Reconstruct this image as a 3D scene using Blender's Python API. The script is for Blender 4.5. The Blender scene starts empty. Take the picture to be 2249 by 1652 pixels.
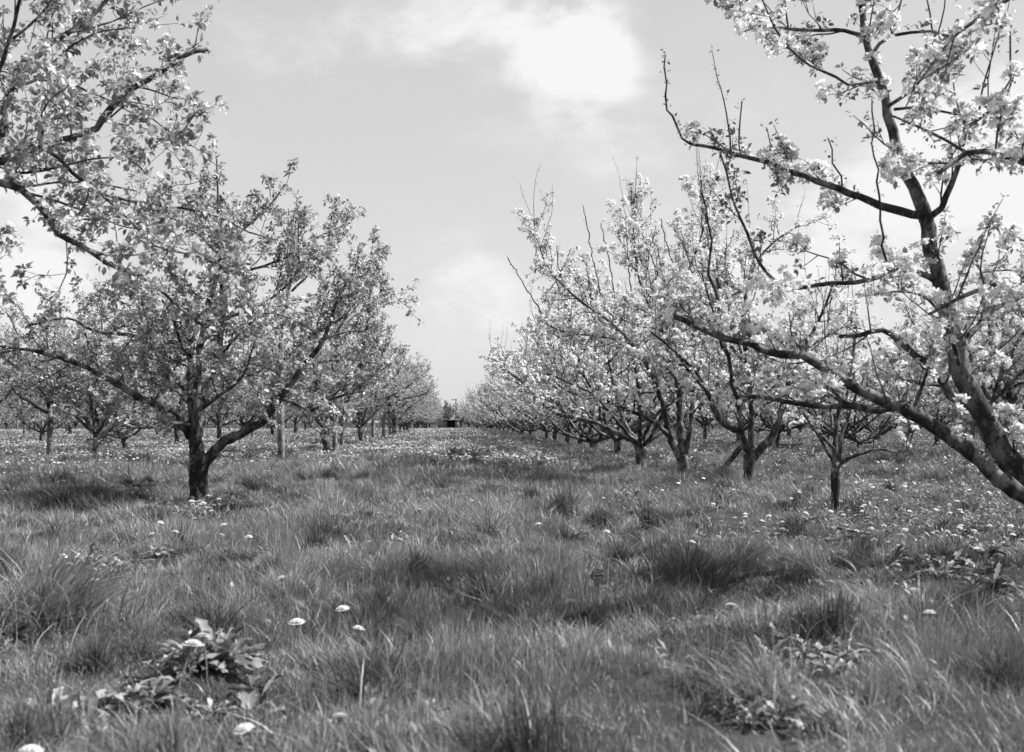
import bpy, math, random
import numpy as np
from mathutils import Vector

sc = bpy.context.scene
# ------------------------------------------------------------------ camera
F = 2400.0            # focal length in pixels of a 2248 px wide print
CX, CY = 985.0, 928.0 # vanishing point of the alley
CAMH = 0.85
cam_d = bpy.data.cameras.new('camera')
cam = bpy.data.objects.new('camera', cam_d)
sc.collection.objects.link(cam)
sc.camera = cam
cam.location = (0, 0, CAMH)
cam.rotation_euler = (math.radians(90), 0, 0)
cam_d.sensor_width = 36
cam_d.lens = 36 * F / 2248
cam_d.shift_x = (1124 - CX) / 2248
cam_d.shift_y = (CY - 826) / 2248
cam_d.clip_start = 0.05
cam_d.clip_end = 5000
cam_d.dof.use_dof = True
cam_d.dof.focus_distance = 12.5
cam_d.dof.aperture_fstop = 4.6

# ------------------------------------------------------------------ sky and sun
SUN_AZ_X, SUN_AZ_Y, SUN_Z = 0.80, 0.06, 0.82
sd = Vector((SUN_AZ_X, SUN_AZ_Y, SUN_Z)).normalized()
elev = math.asin(sd.z)
azim = math.atan2(sd.x, sd.y)
w = bpy.data.worlds.new('World')
sc.world = w
w.use_nodes = True
nt = w.node_tree
for n in list(nt.nodes):
    nt.nodes.remove(n)


def node(tree, typ, **kw):
    n = tree.nodes.new(typ)
    for k, v in kw.items():
        if k == 'ins':
            for a, b in v.items():
                n.inputs[a].default_value = b
        else:
            setattr(n, k, v)
    return n


def mth(tree, op, a, b=None, c=None, clamp=False):
    n = tree.nodes.new('ShaderNodeMath')
    n.operation = op
    n.use_clamp = clamp
    for i, v in enumerate((a, b, c)):
        if v is None:
            continue
        if isinstance(v, (int, float)):
            n.inputs[i].default_value = v
        else:
            tree.links.new(v, n.inputs[i])
    return n.outputs[0]


sky = node(nt, 'ShaderNodeTexSky', sky_type='NISHITA', sun_disc=False)
sky.sun_elevation = elev
sky.sun_rotation = azim
sky.air_density = 1.0
sky.dust_density = 2.0
sep = node(nt, 'ShaderNodeSeparateColor')
nt.links.new(sky.outputs[0], sep.inputs[0])
# panchromatic film, blue sensitive: the plate sees the blue end of the sky
grey = mth(nt, 'ADD', mth(nt, 'MULTIPLY', sep.outputs[2], 0.55), mth(nt, 'MULTIPLY', sep.outputs[1], 0.45))
tc = node(nt, 'ShaderNodeTexCoord')
nrm = node(nt, 'ShaderNodeVectorMath', operation='NORMALIZE')
nt.links.new(tc.outputs['Generated'], nrm.inputs[0])
sxyz = node(nt, 'ShaderNodeSeparateXYZ')
nt.links.new(nrm.outputs[0], sxyz.inputs[0])
hz = mth(nt, 'POWER', mth(nt, 'SUBTRACT', 1.0, mth(nt, 'MAXIMUM', sxyz.outputs[2], 0.0)), 5.0)
# the pale mist of the horizon over the blue
grey = mth(nt, 'ADD', mth(nt, 'MULTIPLY', grey, 0.22), mth(nt, 'ADD', mth(nt, 'MULTIPLY', hz, 1.0), 2.45))
mp = node(nt, 'ShaderNodeMapping', ins={'Scale': (1, 1, 1.9)})
nt.links.new(nrm.outputs[0], mp.inputs[0])
nz = node(nt, 'ShaderNodeTexNoise', ins={'Scale': 9.0, 'Detail': 10.0, 'Roughness': 0.6, 'Distortion': 0.25})
nt.links.new(mp.outputs[0], nz.inputs[0])
nz2 = node(nt, 'ShaderNodeTexNoise', ins={'Scale': 2.2, 'Detail': 3.0, 'Roughness': 0.5})
nt.links.new(mp.outputs[0], nz2.inputs[0])


def dirpx(px, py):
    return Vector(((px - CX) / F, 1.0, (CY - py) / F)).normalized()


dens = mth(nt, 'MULTIPLY', mth(nt, 'SUBTRACT', nz2.outputs[0], 0.5), 0.5)
#           px    py    radius px, amount
for (cx_, cy_, r_, a_) in [(1220, 92, 104, 0.66), (1305, 118, 64, 0.8), (1290, 60, 50, .35), (1050, 60, 140, 0.28), (840, 70, 170, 0.22), (600, 50, 130, 0.20),
                           (1380, 300, 120, 0.30), (1000, 615, 70, 0.30), (1090, 640, 80, 0.16),
                           (2200, 320, 110, 0.8), (2070, 390, 110, 0.55), (1950, 480, 100, 0.2), (20, 560, 160, 0.32),
                           (130, 700, 120, 0.25), (1750, 470, 150, 0.3), (1000, 800, 260, 0.22), (1700, 800, 400, 0.25), (300, 850, 400, 0.25),
                           (2600, 300, 260, 0.5), (-500, 200, 300, 0.5)]:
    c = dirpx(cx_, cy_)
    dp = node(nt, 'ShaderNodeVectorMath', operation='DOT_PRODUCT')
    nt.links.new(nrm.outputs[0], dp.inputs[0])
    dp.inputs[1].default_value = c
    k = 1.0 / (r_ / F) ** 2
    # exp(-(1-dot)*2k)
    e = mth(nt, 'EXPONENT', mth(nt, 'MULTIPLY', mth(nt, 'SUBTRACT', dp.outputs['Value'], 1.0), 2 * k / 1.6))
    dens = mth(nt, 'ADD', dens, mth(nt, 'MULTIPLY', e, a_))
wisp = mth(nt, 'MULTIPLY', mth(nt, 'SUBTRACT', nz.outputs[0], 0.5), 4.6)
dens = mth(nt, 'ADD', dens, mth(nt, 'MULTIPLY', wisp, mth(nt, 'ADD', mth(nt, 'MULTIPLY', dens, 0.75), 0.07)))
rmp = node(nt, 'ShaderNodeMapRange', interpolation_type='SMOOTHERSTEP', ins={'From Min': 0.12, 'From Max': 0.95, 'To Min': 0.0, 'To Max': 1.0})
nt.links.new(dens, rmp.inputs[0])
CLOUD = 4.8
mixv = mth(nt, 'ADD', grey, mth(nt, 'MULTIPLY', rmp.outputs[0], mth(nt, 'SUBTRACT', CLOUD, grey)))
cmb = node(nt, 'ShaderNodeCombineColor')
for i in range(3):
    nt.links.new(mixv, cmb.inputs[i])
bg = node(nt, 'ShaderNodeBackground', ins={'Strength': 0.1})
nt.links.new(cmb.outputs[0], bg.inputs[0])
wo = node(nt, 'ShaderNodeOutputWorld')
nt.links.new(bg.outputs[0], wo.inputs[0])

sl = bpy.data.lights.new('sun', 'SUN')
sl.energy = 4.8
sl.angle = math.radians(0.5)
sl.color = (1.0, 1.0, 1.0)
sun = bpy.data.objects.new('sun', sl)
sun.rotation_euler = (-sd).to_track_quat('-Z', 'Y').to_euler()
sc.collection.objects.link(sun)

sc.view_settings.view_transform = 'Standard'
sc.view_settings.look = 'None'
sc.view_settings.exposure = 0.95
sc.view_settings.gamma = 1.0
sc.cycles.max_bounces = 6
sc.cycles.diffuse_bounces = 3
sc.cycles.glossy_bounces = 2
sc.cycles.transmission_bounces = 3
sc.cycles.use_adaptive_sampling = True
sc.cycles.adaptive_threshold = 0.03

# ------------------------------------------------------------------ noise and ground height
rng = np.random.default_rng(7)
random.seed(7)
_PERM = rng.random((256, 256))


def vnoise(x, y, s=1.0, seed=0):
    x = np.asarray(x, float) * s + seed * 17.3 + 1000.0
    y = np.asarray(y, float) * s + seed * 9.1 + 1000.0
    xi, yi = np.floor(x).astype(int), np.floor(y).astype(int)
    fx, fy = x - xi, y - yi
    fx, fy = fx * fx * (3 - 2 * fx), fy * fy * (3 - 2 * fy)
    g = lambda a, b: _PERM[a % 256, b % 256]
    return (g(xi, yi) * (1 - fx) + g(xi + 1, yi) * fx) * (1 - fy) + (g(xi, yi + 1) * (1 - fx) + g(xi + 1, yi + 1) * fx) * fy


# hollows and hummocks seen in the sward: x, y, radius, height
def _flat(px, py, r, k):
    d = F * CAMH / (py - CY)
    return ((px - CX) * d / F, d, r, k)


HUMMOCKS = [_flat(*a) for a in [
    (800, 1190, .32, -.10), (1320, 1400, .16, -.09), (1280, 1370, .12, -.07), (1720, 1585, .20, -.12), (600, 1535, .20, -.10),
    (1370, 1125, .40, -.12), (1460, 1130, .30, -.10), (2170, 1340, .35, -.12), (1500, 1480, .20, -.09), (150, 1070, .8, -.16), (210, 1060, .6, -.12),
    (130, 1130, .5, -.12), (2130, 1220, .30, -.10), (1760, 1195, .25, -.10), (930, 1280, .16, -.08), (450, 1470, .25, .05), (100, 1340, .4, .07),
    (1840, 1420, .2, -.08), (300, 1240, .2, -.08), (1480, 1230, .3, .08), (1200, 1480, .4, .06), (1120, 1100, .6, .08), (600, 1170, .5, .07),
    (2100, 1060, 1.2, -.14), (1900, 1040, 1.2, -.10), (1050, 1000, 1.5, .12), (2000, 1540, .4, .07)]]


def H(x, y):
    x = np.asarray(x, float)
    y = np.asarray(y, float)
    h = (vnoise(x, y, 0.33, 1) - .5) * 0.16 + (vnoise(x, y, 0.9, 2) - .5) * 0.15 + (vnoise(x, y, 2.2, 3) - .5) * 0.135 + (vnoise(x, y, 5.0, 4) - .5) * 0.05
    for (a, b, r, k) in HUMMOCKS:
        h = h + k * np.exp(-((x - a) ** 2 + (y - b) ** 2) / (r * r))
    fade = np.clip(1.2 - np.hypot(x, y) / 160.0, 0.15, 1)
    rise = 0.16 * np.exp(-((y - 95) / 40.0) ** 2) * np.exp(-(x / 40.0) ** 2)
    return h * fade + rise


def ground_at(px, py):
    """the spot of ground seen at a point of the print"""
    d = F * CAMH / max(py - CY, 1)
    for _ in range(6):
        d = F * (CAMH - float(H((px - CX) * d / F, d))) / max(py - CY, 1)
    return ((px - CX) * d / F, d)


def P(px, py, d):
    return np.array([(px - CX) * d / F, d, CAMH + (CY - py) * d / F])


# ------------------------------------------------------------------ materials
def new_mat(name):
    m = bpy.data.materials.new(name)
    m.use_nodes = True
    t = m.node_tree
    for n in list(t.nodes):
        t.nodes.remove(n)
    return m, t


def g3(v):
    return (v, v, v, 1)


def leaf_mat(name, lo, hi, trans=0.35, rough=0.5, spec=0.35, isl=True, patch=None):
    m, t = new_mat(name)
    geo = node(t, 'ShaderNodeNewGeometry')
    fac = geo.outputs['Random Per Island']
    if patch:
        tcn = node(t, 'ShaderNodeTexCoord')
        n1 = node(t, 'ShaderNodeTexNoise', ins={'Scale': patch, 'Detail': 3.0})
        t.links.new(tcn.outputs['Object'], n1.inputs[0])
        fac = mth(t, 'ADD', mth(t, 'MULTIPLY', fac, 0.55), mth(t, 'MULTIPLY', mth(t, 'SUBTRACT', n1.outputs[0], 0.28), 1.0), clamp=True)
    mr = node(t, 'ShaderNodeMapRange', ins={'To Min': lo, 'To Max': hi})
    t.links.new(fac, mr.inputs[0])
    col = node(t, 'ShaderNodeCombineColor')
    for i in range(3):
        t.links.new(mr.outputs[0], col.inputs[i])
    p = node(t, 'ShaderNodeBsdfPrincipled', ins={'Roughness': rough, 'Specular IOR Level': spec})
    t.links.new(col.outputs[0], p.inputs['Base Color'])
    tr = node(t, 'ShaderNodeBsdfTranslucent')
    t.links.new(col.outputs[0], tr.inputs[0])
    mx = node(t, 'ShaderNodeMixShader', ins={0: trans})
    t.links.new(p.outputs[0], mx.inputs[1])
    t.links.new(tr.outputs[0], mx.inputs[2])
    o = node(t, 'ShaderNodeOutputMaterial')
    t.links.new(mx.outputs[0], o.inputs[0])
    return m


def bark_mat(name, lo, hi, scale=9.0, thr=(0.42, 0.68), bump=0.6):
    m, t = new_mat(name)
    tcn = node(t, 'ShaderNodeTexCoord')
    mpn = node(t, 'ShaderNodeMapping', ins={'Scale': (1, 1, 0.55)})
    t.links.new(tcn.outputs['Object'], mpn.inputs[0])
    n1 = node(t, 'ShaderNodeTexNoise', ins={'Scale': scale, 'Detail': 6.0, 'Roughness': 0.62})
    t.links.new(mpn.outputs[0], n1.inputs[0])
    n2 = node(t, 'ShaderNodeTexNoise', ins={'Scale': scale * 6, 'Detail': 5.0, 'Roughness': 0.7})
    t.links.new(mpn.outputs[0], n2.inputs[0])
    f = mth(t, 'ADD', mth(t, 'MULTIPLY', n1.outputs[0], 0.72), mth(t, 'MULTIPLY', n2.outputs[0], 0.28))
    mr = node(t, 'ShaderNodeMapRange', interpolation_type='SMOOTHSTEP', ins={'From Min': thr[0], 'From Max': thr[1], 'To Min': lo, 'To Max': hi})
    t.links.new(f, mr.inputs[0])
    col = node(t, 'ShaderNodeCombineColor')
    for i in range(3):
        t.links.new(mr.outputs[0], col.inputs[i])
    p = node(t, 'ShaderNodeBsdfPrincipled', ins={'Roughness': 0.85, 'Specular IOR Level': 0.2})
    t.links.new(col.outputs[0], p.inputs['Base Color'])
    b = node(t, 'ShaderNodeBump', ins={'Strength': bump, 'Distance': 0.012})
    t.links.new(f, b.inputs['Height'])
    t.links.new(b.outputs[0], p.inputs['Normal'])
    o = node(t, 'ShaderNodeOutputMaterial')
    t.links.new(p.outputs[0], o.inputs[0])
    return m


def plain_mat(name, v, rough=0.8, nscale=20.0, amt=0.35):
    return bark_mat(name, v * (1 - amt), v * (1 + amt), nscale, (0.3, 0.7), 0.3)


M = {}
M['leaf'] = leaf_mat('apple_leaf', 0.19, 0.56, trans=0.38, rough=0.42, spec=0.5)
M['leaf_small'] = leaf_mat('young_apple_leaf', 0.15, 0.36, trans=0.36, rough=0.45, spec=0.45)
M['petal'] = leaf_mat('apple_petal', 0.74, 0.95, trans=0.38, rough=0.6, spec=0.2)
M['bark'] = bark_mat('old_bark', 0.025, 0.24, 11.0, (0.43, 0.66), 1.0)
M['bark_pale'] = bark_mat('pale_bark', 0.03, 0.25, 9.0, (0.36, 0.6))
M['bark_trunk'] = bark_mat('lichened_trunk_bark', 0.02, 0.27, 7.0, (0.47, 0.6), 1.0)
M['twig'] = bark_mat('twig_bark', 0.03, 0.09, 14.0, bump=0.2)
M['grass'] = leaf_mat('grass_blade', 0.015, 0.43, trans=0.16, rough=0.42, spec=0.45, patch=1.6)
M['grass_far'] = leaf_mat('grass_blade_far', 0.07, 0.34, trans=0.30, rough=0.6, spec=0.2, patch=0.5)
M['tussock_dark'] = leaf_mat('dark_tussock_blade', 0.03, 0.13, trans=0.25, rough=0.5, spec=0.3)
M['tussock'] = leaf_mat('tussock_blade', 0.09, 0.36, trans=0.28, rough=0.45, spec=0.4)
M['stalk'] = leaf_mat('dry_stalk', 0.16, 0.42, trans=0.2, rough=0.4, spec=0.5)
M['weed'] = leaf_mat('weed_leaf', 0.06, 0.38, trans=0.30, rough=0.5, spec=0.4)
M['dand'] = leaf_mat('dandelion_petals', 0.60, 0.85, trans=0.25, rough=0.8, spec=0.1)
M['stem'] = leaf_mat('flower_stem', 0.2, 0.3, trans=0.2)
M['soil'] = plain_mat('turf_soil', 0.035, nscale=6.0, amt=0.6)
M['timber'] = plain_mat('weathered_timber', 0.28, nscale=5.0)
M['dark'] = plain_mat('shed_opening_shade', 0.08)  # shade inside the shed opening, put into the colour
M['hedge'] = leaf_mat('hedge_leaf', 0.14, 0.30, trans=0.25)

# ------------------------------------------------------------------ object helpers
COL = sc.collection


def tag(o, label=None, cat=None, group=None, kind=None):
    if label:
        o['label'] = label
    if cat:
        o['category'] = cat
    if group:
        o['group'] = group
    if kind:
        o['kind'] = kind
    return o


def empty(name, loc=(0, 0, 0), rz=0.0):
    o = bpy.data.objects.new(name, None)
    o.location = loc
    o.rotation_euler = (0, 0, rz)
    COL.objects.link(o)
    return o


def mesh_obj(name, V, faces_list, mat, parent=None, smooth=False, loc=None):
    """faces_list: list of int arrays (n,k), any k"""
    me = bpy.data.meshes.new(name)
    V = np.asarray(V, np.float32).reshape(-1, 3)
    fl = [np.asarray(f, np.int32) for f in faces_list if len(f)]
    me.vertices.add(len(V))
    me.vertices.foreach_set('co', V.ravel())
    if fl:
        loops = np.concatenate([f.ravel() for f in fl])
        tot = np.concatenate([np.full(len(f), f.shape[1], np.int32) for f in fl])
        st = np.concatenate([[0], np.cumsum(tot)[:-1]]).astype(np.int32)
        me.loops.add(len(loops))
        me.loops.foreach_set('vertex_index', loops)
        me.polygons.add(len(tot))
        me.polygons.foreach_set('loop_start', st)
        me.polygons.foreach_set('loop_total', tot)
        if smooth:
            me.polygons.foreach_set('use_smooth', np.ones(len(tot), bool))
    me.update()
    me.materials.append(mat)
    o = bpy.data.objects.new(name, me)
    COL.objects.link(o)
    if parent is not None:
        o.parent = parent
    if loc is not None:
        o.location = loc
    return o


def copy_tree(o, parent=None):
    c = o.copy()
    COL.objects.link(c)
    if parent is not None:
        c.parent = parent
    for ch in o.children:
        copy_tree(ch, c)
    return c


def nrmv(a):
    a = np.asarray(a, float)
    return a / np.maximum(np.linalg.norm(a, axis=-1, keepdims=True), 1e-9)


class Tubes:
    def __init__(self):
        self.V, self.Q, self.T, self.n = [], [], [], 0

    def add(self, pts, rad, sides=6, rough=0.0, cap=True, r=None):
        pts = np.asarray(pts, float)
        k = len(pts)
        if k < 2:
            return
        rad = np.broadcast_to(np.asarray(rad, float), (k,))
        T = nrmv(np.gradient(pts, axis=0))
        mt = nrmv(T.mean(0))
        ref = np.array([0, 0, 1.0]) if abs(mt[2]) < 0.8 else np.array([1.0, 0, 0])
        A = nrmv(np.cross(T, ref))
        B = np.cross(T, A)
        ang = np.arange(sides) * 2 * math.pi / sides
        R = rad[:, None] * np.ones(sides)[None]
        if rough > 0 and r is not None:
            R = R * (1 + rough * (r.random((k, sides)) - .5) * 1.6 + rough * (r.random((k, 1)) - .5))
        ring = pts[:, None] + R[..., None] * (A[:, None] * np.cos(ang)[None, :, None] + B[:, None] * np.sin(ang)[None, :, None])
        self.V.append(ring.reshape(-1, 3))
        i = np.arange(k - 1)[:, None] * sides
        j = np.arange(sides)[None]
        j2 = (j + 1) % sides
        q = np.stack([i + j, i + j2, i + sides + j2, i + sides + j], -1).reshape(-1, 4) + self.n
        self.Q.append(q)
        base = self.n
        self.n += k * sides
        if cap:
            self.V.append(np.array([pts[-1] + T[-1] * rad[-1] * .6, pts[0] - T[0] * rad[0] * .3]))
            jj = np.arange(sides)
            e = base + (k - 1) * sides
            self.T.append(np.stack([e + jj, e + (jj + 1) % sides, np.full(sides, self.n)], -1))
            self.T.append(np.stack([base + (jj + 1) % sides, base + jj, np.full(sides, self.n + 1)], -1))
            self.n += 2

    def build(self, name, mat, parent=None, smooth=True):
        if not self.V:
            return None
        fl = [np.concatenate(self.Q)]
        if self.T:
            fl.append(np.concatenate(self.T))
        return mesh_obj(name, np.concatenate(self.V), fl, mat, parent, smooth)


def scatter(template, faces, pos, X, Z, scale):
    """copies of a template: X = long axis, Z = up axis, scale (n,) or (n,3)"""
    pos = np.asarray(pos, float)
    X = nrmv(X)
    Y = nrmv(np.cross(Z, X))
    Z = np.cross(X, Y)
    n, k = len(pos), len(template)
    sc_ = np.asarray(scale, float)
    if sc_.ndim == 1:
        sc_ = sc_[:, None] * np.ones(3)
    t = template[None] * sc_[:, None]
    V = pos[:, None] + t[..., 0:1] * X[:, None] + t[..., 1:2] * Y[:, None] + t[..., 2:3] * Z[:, None]
    off = (np.arange(n) * k)[:, None, None]
    return V.reshape(-1, 3), [(np.asarray(f)[None] + off).reshape(-1, np.asarray(f).shape[1]) for f in faces]


LEAF_T = np.array([(0, 0, 0), (.28, .25, .10), (.28, -.25, .10), (.66, .24, .07), (.66, -.24, .07), (1.0, 0, -.14), (.33, 0, .0), (.68, 0, -.03)])
LEAF_F = [np.array([(0, 6, 1), (0, 2, 6), (7, 5, 3), (4, 5, 7)]), np.array([(6, 7, 3, 1), (2, 4, 7, 6)])]
LEAF_S = np.array([(0, 0, 0), (.5, .27, .08), (.5, -.27, .08), (1.0, 0, -.08)])
LEAF_SF = [np.array([(0, 3, 1), (0, 2, 3)])]


def flower_template(simple=False):
    V, Q = [], []
    if simple:
        V = [(0, 0, 0)]
        for i in range(5):
            a = i * 2 * math.pi / 5
            V.append((math.cos(a) * .5, math.sin(a) * .5, .12 + .1 * (i % 2)))
        return np.array(V)[:, [2, 0, 1]], [np.array([(0, 1 + i, 1 + (i + 1) % 5) for i in range(5)])]
    for i in range(5):
        a = i * 2 * math.pi / 5
        c, s = math.cos(a), math.sin(a)
        b = len(V)
        for (r, q, z) in [(.04, 0, 0), (.30, .19, .10), (.52, .12, .20), (.52, -.12, .22), (.30, -.19, .10)]:
            V.append((c * r - s * q, s * r + c * q, z))
        Q.append((b, b + 4, b + 3, b + 2, b + 1))
    return np.array(V)[:, [2, 0, 1]], [np.array(Q)]


FLO_T, FLO_F = flower_template()
FLO_S, FLO_SF = flower_template(True)


def randu(r, n):
    return nrmv(r.normal(size=(n, 3)))


def spline(pts, step=0.07):
    """Catmull-Rom through the points, resampled at about step; pts (n,m) may carry a radius column"""
    pts = np.asarray(pts, float)
    if len(pts) == 2:
        n = max(2, int(np.linalg.norm((pts[1] - pts[0])[:3]) / step) + 1)
        t = np.linspace(0, 1, n)[:, None]
        return pts[0] * (1 - t) + pts[1] * t
    p = np.vstack([2 * pts[0] - pts[1], pts, 2 * pts[-1] - pts[-2]])
    out = []
    for i in range(1, len(p) - 2):
        a, b, c, d = p[i - 1], p[i], p[i + 1], p[i + 2]
        n = max(1, int(np.linalg.norm((c - b)[:3]) / step))
        for k in range(n):
            t = k / n
            out.append(0.5 * (2 * b + (c - a) * t + (2 * a - 5 * b + 4 * c - d) * t * t + (3 * b - a - 3 * c + d) * t ** 3))
    out.append(p[-2])
    out = np.array(out)
    if out.shape[1] > 3:
        out[:, 3] = np.maximum(out[:, 3], pts[:, 3].min() * .8)
    return out


def twig_path(r, p0, d0, length, up=0.3, wob=0.16, step=0.07):
    n = max(3, int(length / step) + 1)
    s = length / (n - 1)
    pts = [np.array(p0, float)]
    d = nrmv(d0)
    for i in range(n - 1):
        low = .30 if pts[-1][2] < .85 else (.08 if pts[-1][2] < 1.15 else 0.0)
        d = nrmv(d + r.normal(size=3) * wob + np.array([0, 0, up * s * 3 + low]))
        pts.append(pts[-1] + d * s)
    pts = np.array(pts)
    pts[:, 2] = np.maximum(pts[:, 2], 0.28 + 0.1 * r.random())
    return pts


DEF = dict(l1_gap=0.15, l1_len=(0.35, 1.0), l2_gap=0.12, l2_len=(0.10, 0.40), up1=0.15, up2=0.15, start=0.18, spur=0.055,
           leaves=(5, 8), leaf_len=(0.028, 0.046), pb=0.16, nflo=(3, 6), flo=0.034, sprouts=0, sprout_len=(0.5, 1.1),
           twig_sides=4, simple=False, cap=60000, thin_top=0.0, wob=0.16)


def grow(r, limbs, q, thin=()):
    """limbs: list of (n,4) arrays (xyz radius). Returns twig polylines and cluster points"""
    twigs, cl_p, cl_d, cl_s = [], [], [], []

    def spurs(pts, gap, t0=0.0, dens=1.0, size=1.0):
        seg = np.linalg.norm(np.diff(pts, axis=0), axis=1)
        L = seg.sum()
        n = r.poisson(max(L * (1 - t0) / gap * dens, 0.01))
        if n < 1:
            return
        cum = np.concatenate([[0], np.cumsum(seg)])
        ss = L * (t0 + (1 - t0) * r.random(n))
        T = nrmv(np.gradient(pts, axis=0))
        for s in ss:
            i = min(int(np.searchsorted(cum, s)) - 1, len(pts) - 2)
            i = max(i, 0)
            f = (s - cum[i]) / max(seg[i], 1e-6)
            p = pts[i] * (1 - f) + pts[i + 1] * f
            u = np.cross(T[i], r.normal(size=3))
            d = nrmv(u / (np.linalg.norm(u) + 1e-9) + T[i] * .5 + np.array([0, 0, .45]))
            l = 0.012 + 0.03 * r.random()
            cl_p.append(p + d * l * size)
            cl_d.append(d)
            cl_s.append(size)
        cl_p.append(pts[-1])
        cl_d.append(T[-1])
        cl_s.append(size)

    def lateral(pts, rad, gap, lens, ang, up, start, fall=0.35):
        seg = np.linalg.norm(np.diff(pts, axis=0), axis=1)
        L = seg.sum()
        out = []
        s = L * start + gap * r.random()
        cum = np.concatenate([[0], np.cumsum(seg)])
        T = nrmv(np.gradient(pts, axis=0))
        while s < L:
            i = max(min(int(np.searchsorted(cum, s)) - 1, len(pts) - 2), 0)
            t = s / L
            u = np.cross(T[i], r.normal(size=3))
            u = nrmv(nrmv(u) + np.array([0, 0, .35]))
            a = math.radians(r.uniform(*ang))
            d = T[i] * math.cos(a) + u * math.sin(a)
            l = r.uniform(*lens) * (1 - fall * t)
            rr = min(rad[i] * .5, 0.003 + 0.008 * l)
            out.append((twig_path(r, pts[i], d, l, up, q['wob']), rr))
            s += gap * r.uniform(.5, 1.5)
        return out

    for li, limb in enumerate(limbs):
        pts, rad = limb[:, :3], limb[:, 3]
        if li in thin:
            spurs(pts, .042, .05, .9, .65)
            continue
        l1 = lateral(pts, rad, q['l1_gap'], q['l1_len'], (35, 80), q['up1'], q['start'])
        for tp, tr in l1:
            twigs.append((tp, np.linspace(tr, max(tr * .35, .0016), len(tp))))
            spurs(tp, q['spur'] * 1.3, 0.12)
            for tp2, tr2 in lateral(tp, np.full(len(tp), tr), q['l2_gap'], q['l2_len'], (30, 75), q['up2'], 0.15):
                tr2 = min(tr2, 0.004)
                twigs.append((tp2, np.linspace(tr2, .0013, len(tp2))))
                spurs(tp2, q['spur'], 0.1)
        spurs(pts, q['spur'] * 1.5, 0.3, 0.8)
        if q['sprouts']:
            n = r.poisson(q['sprouts'])
            for _ in range(n):
                i = int(r.uniform(.35, 1.0) * (len(pts) - 1))
                l = r.uniform(*q['sprout_len'])
                d = np.array([r.normal() * .22, r.normal() * .22, 1.0]) + nrmv(pts[-1] - pts[0]) * .25
                tp = twig_path(r, pts[i], d, l, 0.5, 0.085, 0.07)
                twigs.append((tp, np.linspace(0.0055, .0016, len(tp))))
                spurs(tp, 0.045, 0.05, r.uniform(.3, 1.0), .55)
    return twigs, np.array(cl_p), np.array(cl_d), np.array(cl_s)


def foliage(r, P_, D_, S_, q, parent, mat_leaf='leaf'):
    simple = q['simple']
    n = len(P_)
    clus = vnoise(P_[:, 0] * 1.0 + P_[:, 2] * .7, P_[:, 1] + P_[:, 2] * .6, 4.5, 40)
    isf = (r.random(n) < q['pb'] * np.clip(.1 + 3.2 * (clus - .25), 0, 2.2)) & (S_ > .9)
    # ---- leaves
    k = r.integers(q['leaves'][0], q['leaves'][1] + 1, n)
    k = np.where(isf, np.maximum(k - 2, 2), k)
    k = np.where(S_ < .9, np.maximum(k // 2, 2), k)
    idx = np.repeat(np.arange(n), k)
    m = len(idx)
    d = nrmv(D_[idx] * r.uniform(.1, .8, (m, 1)) + randu(r, m) * .95 + np.array([0, 0, .12]))
    up = nrmv(np.array([0, 0, 1.0]) + randu(r, m) * .75 + D_[idx] * .2)
    pos = P_[idx] + d * r.uniform(.004, .02, (m, 1))
    # leaves hang a little away from the spur
    d = nrmv(d + np.array([0, 0, -.15]))
    L = r.uniform(q['leaf_len'][0], q['leaf_len'][1], m) * np.where(r.random(m) < .25, .6, 1.0) * np.where(S_[idx] < .9, .7, 1.0)
    s3 = np.stack([L, L * r.uniform(.85, 1.25, m), L * r.uniform(.3, 1.9, m)], -1)
    V, Fc = scatter(LEAF_S if simple else LEAF_T, LEAF_SF if simple else LEAF_F, pos, d, up, s3)
    mesh_obj('foliage', V, Fc, M[mat_leaf], parent)
    # ---- blossom
    fi = np.where(isf)[0]
    if len(fi):
        k = r.integers(q['nflo'][0], q['nflo'][1] + 1, len(fi))
        idx = np.repeat(fi, k)
        m = len(idx)
        d = nrmv(D_[idx] * .7 + randu(r, m) * .9 + np.array([0, 0, .45]))
        pos = P_[idx] + d * r.uniform(.018, .04, (m, 1))
        L = q['flo'] * r.uniform(.65, 1.15, m)
        cup = r.uniform(.6, 2.2, m)
        s3 = np.stack([L * cup, L, L], -1)
        V, Fc = scatter(FLO_S if simple else FLO_T, FLO_SF if simple else FLO_F, pos, d, randu(r, m), s3)
        mesh_obj('blossom', V, Fc, M['petal'], parent)


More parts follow.
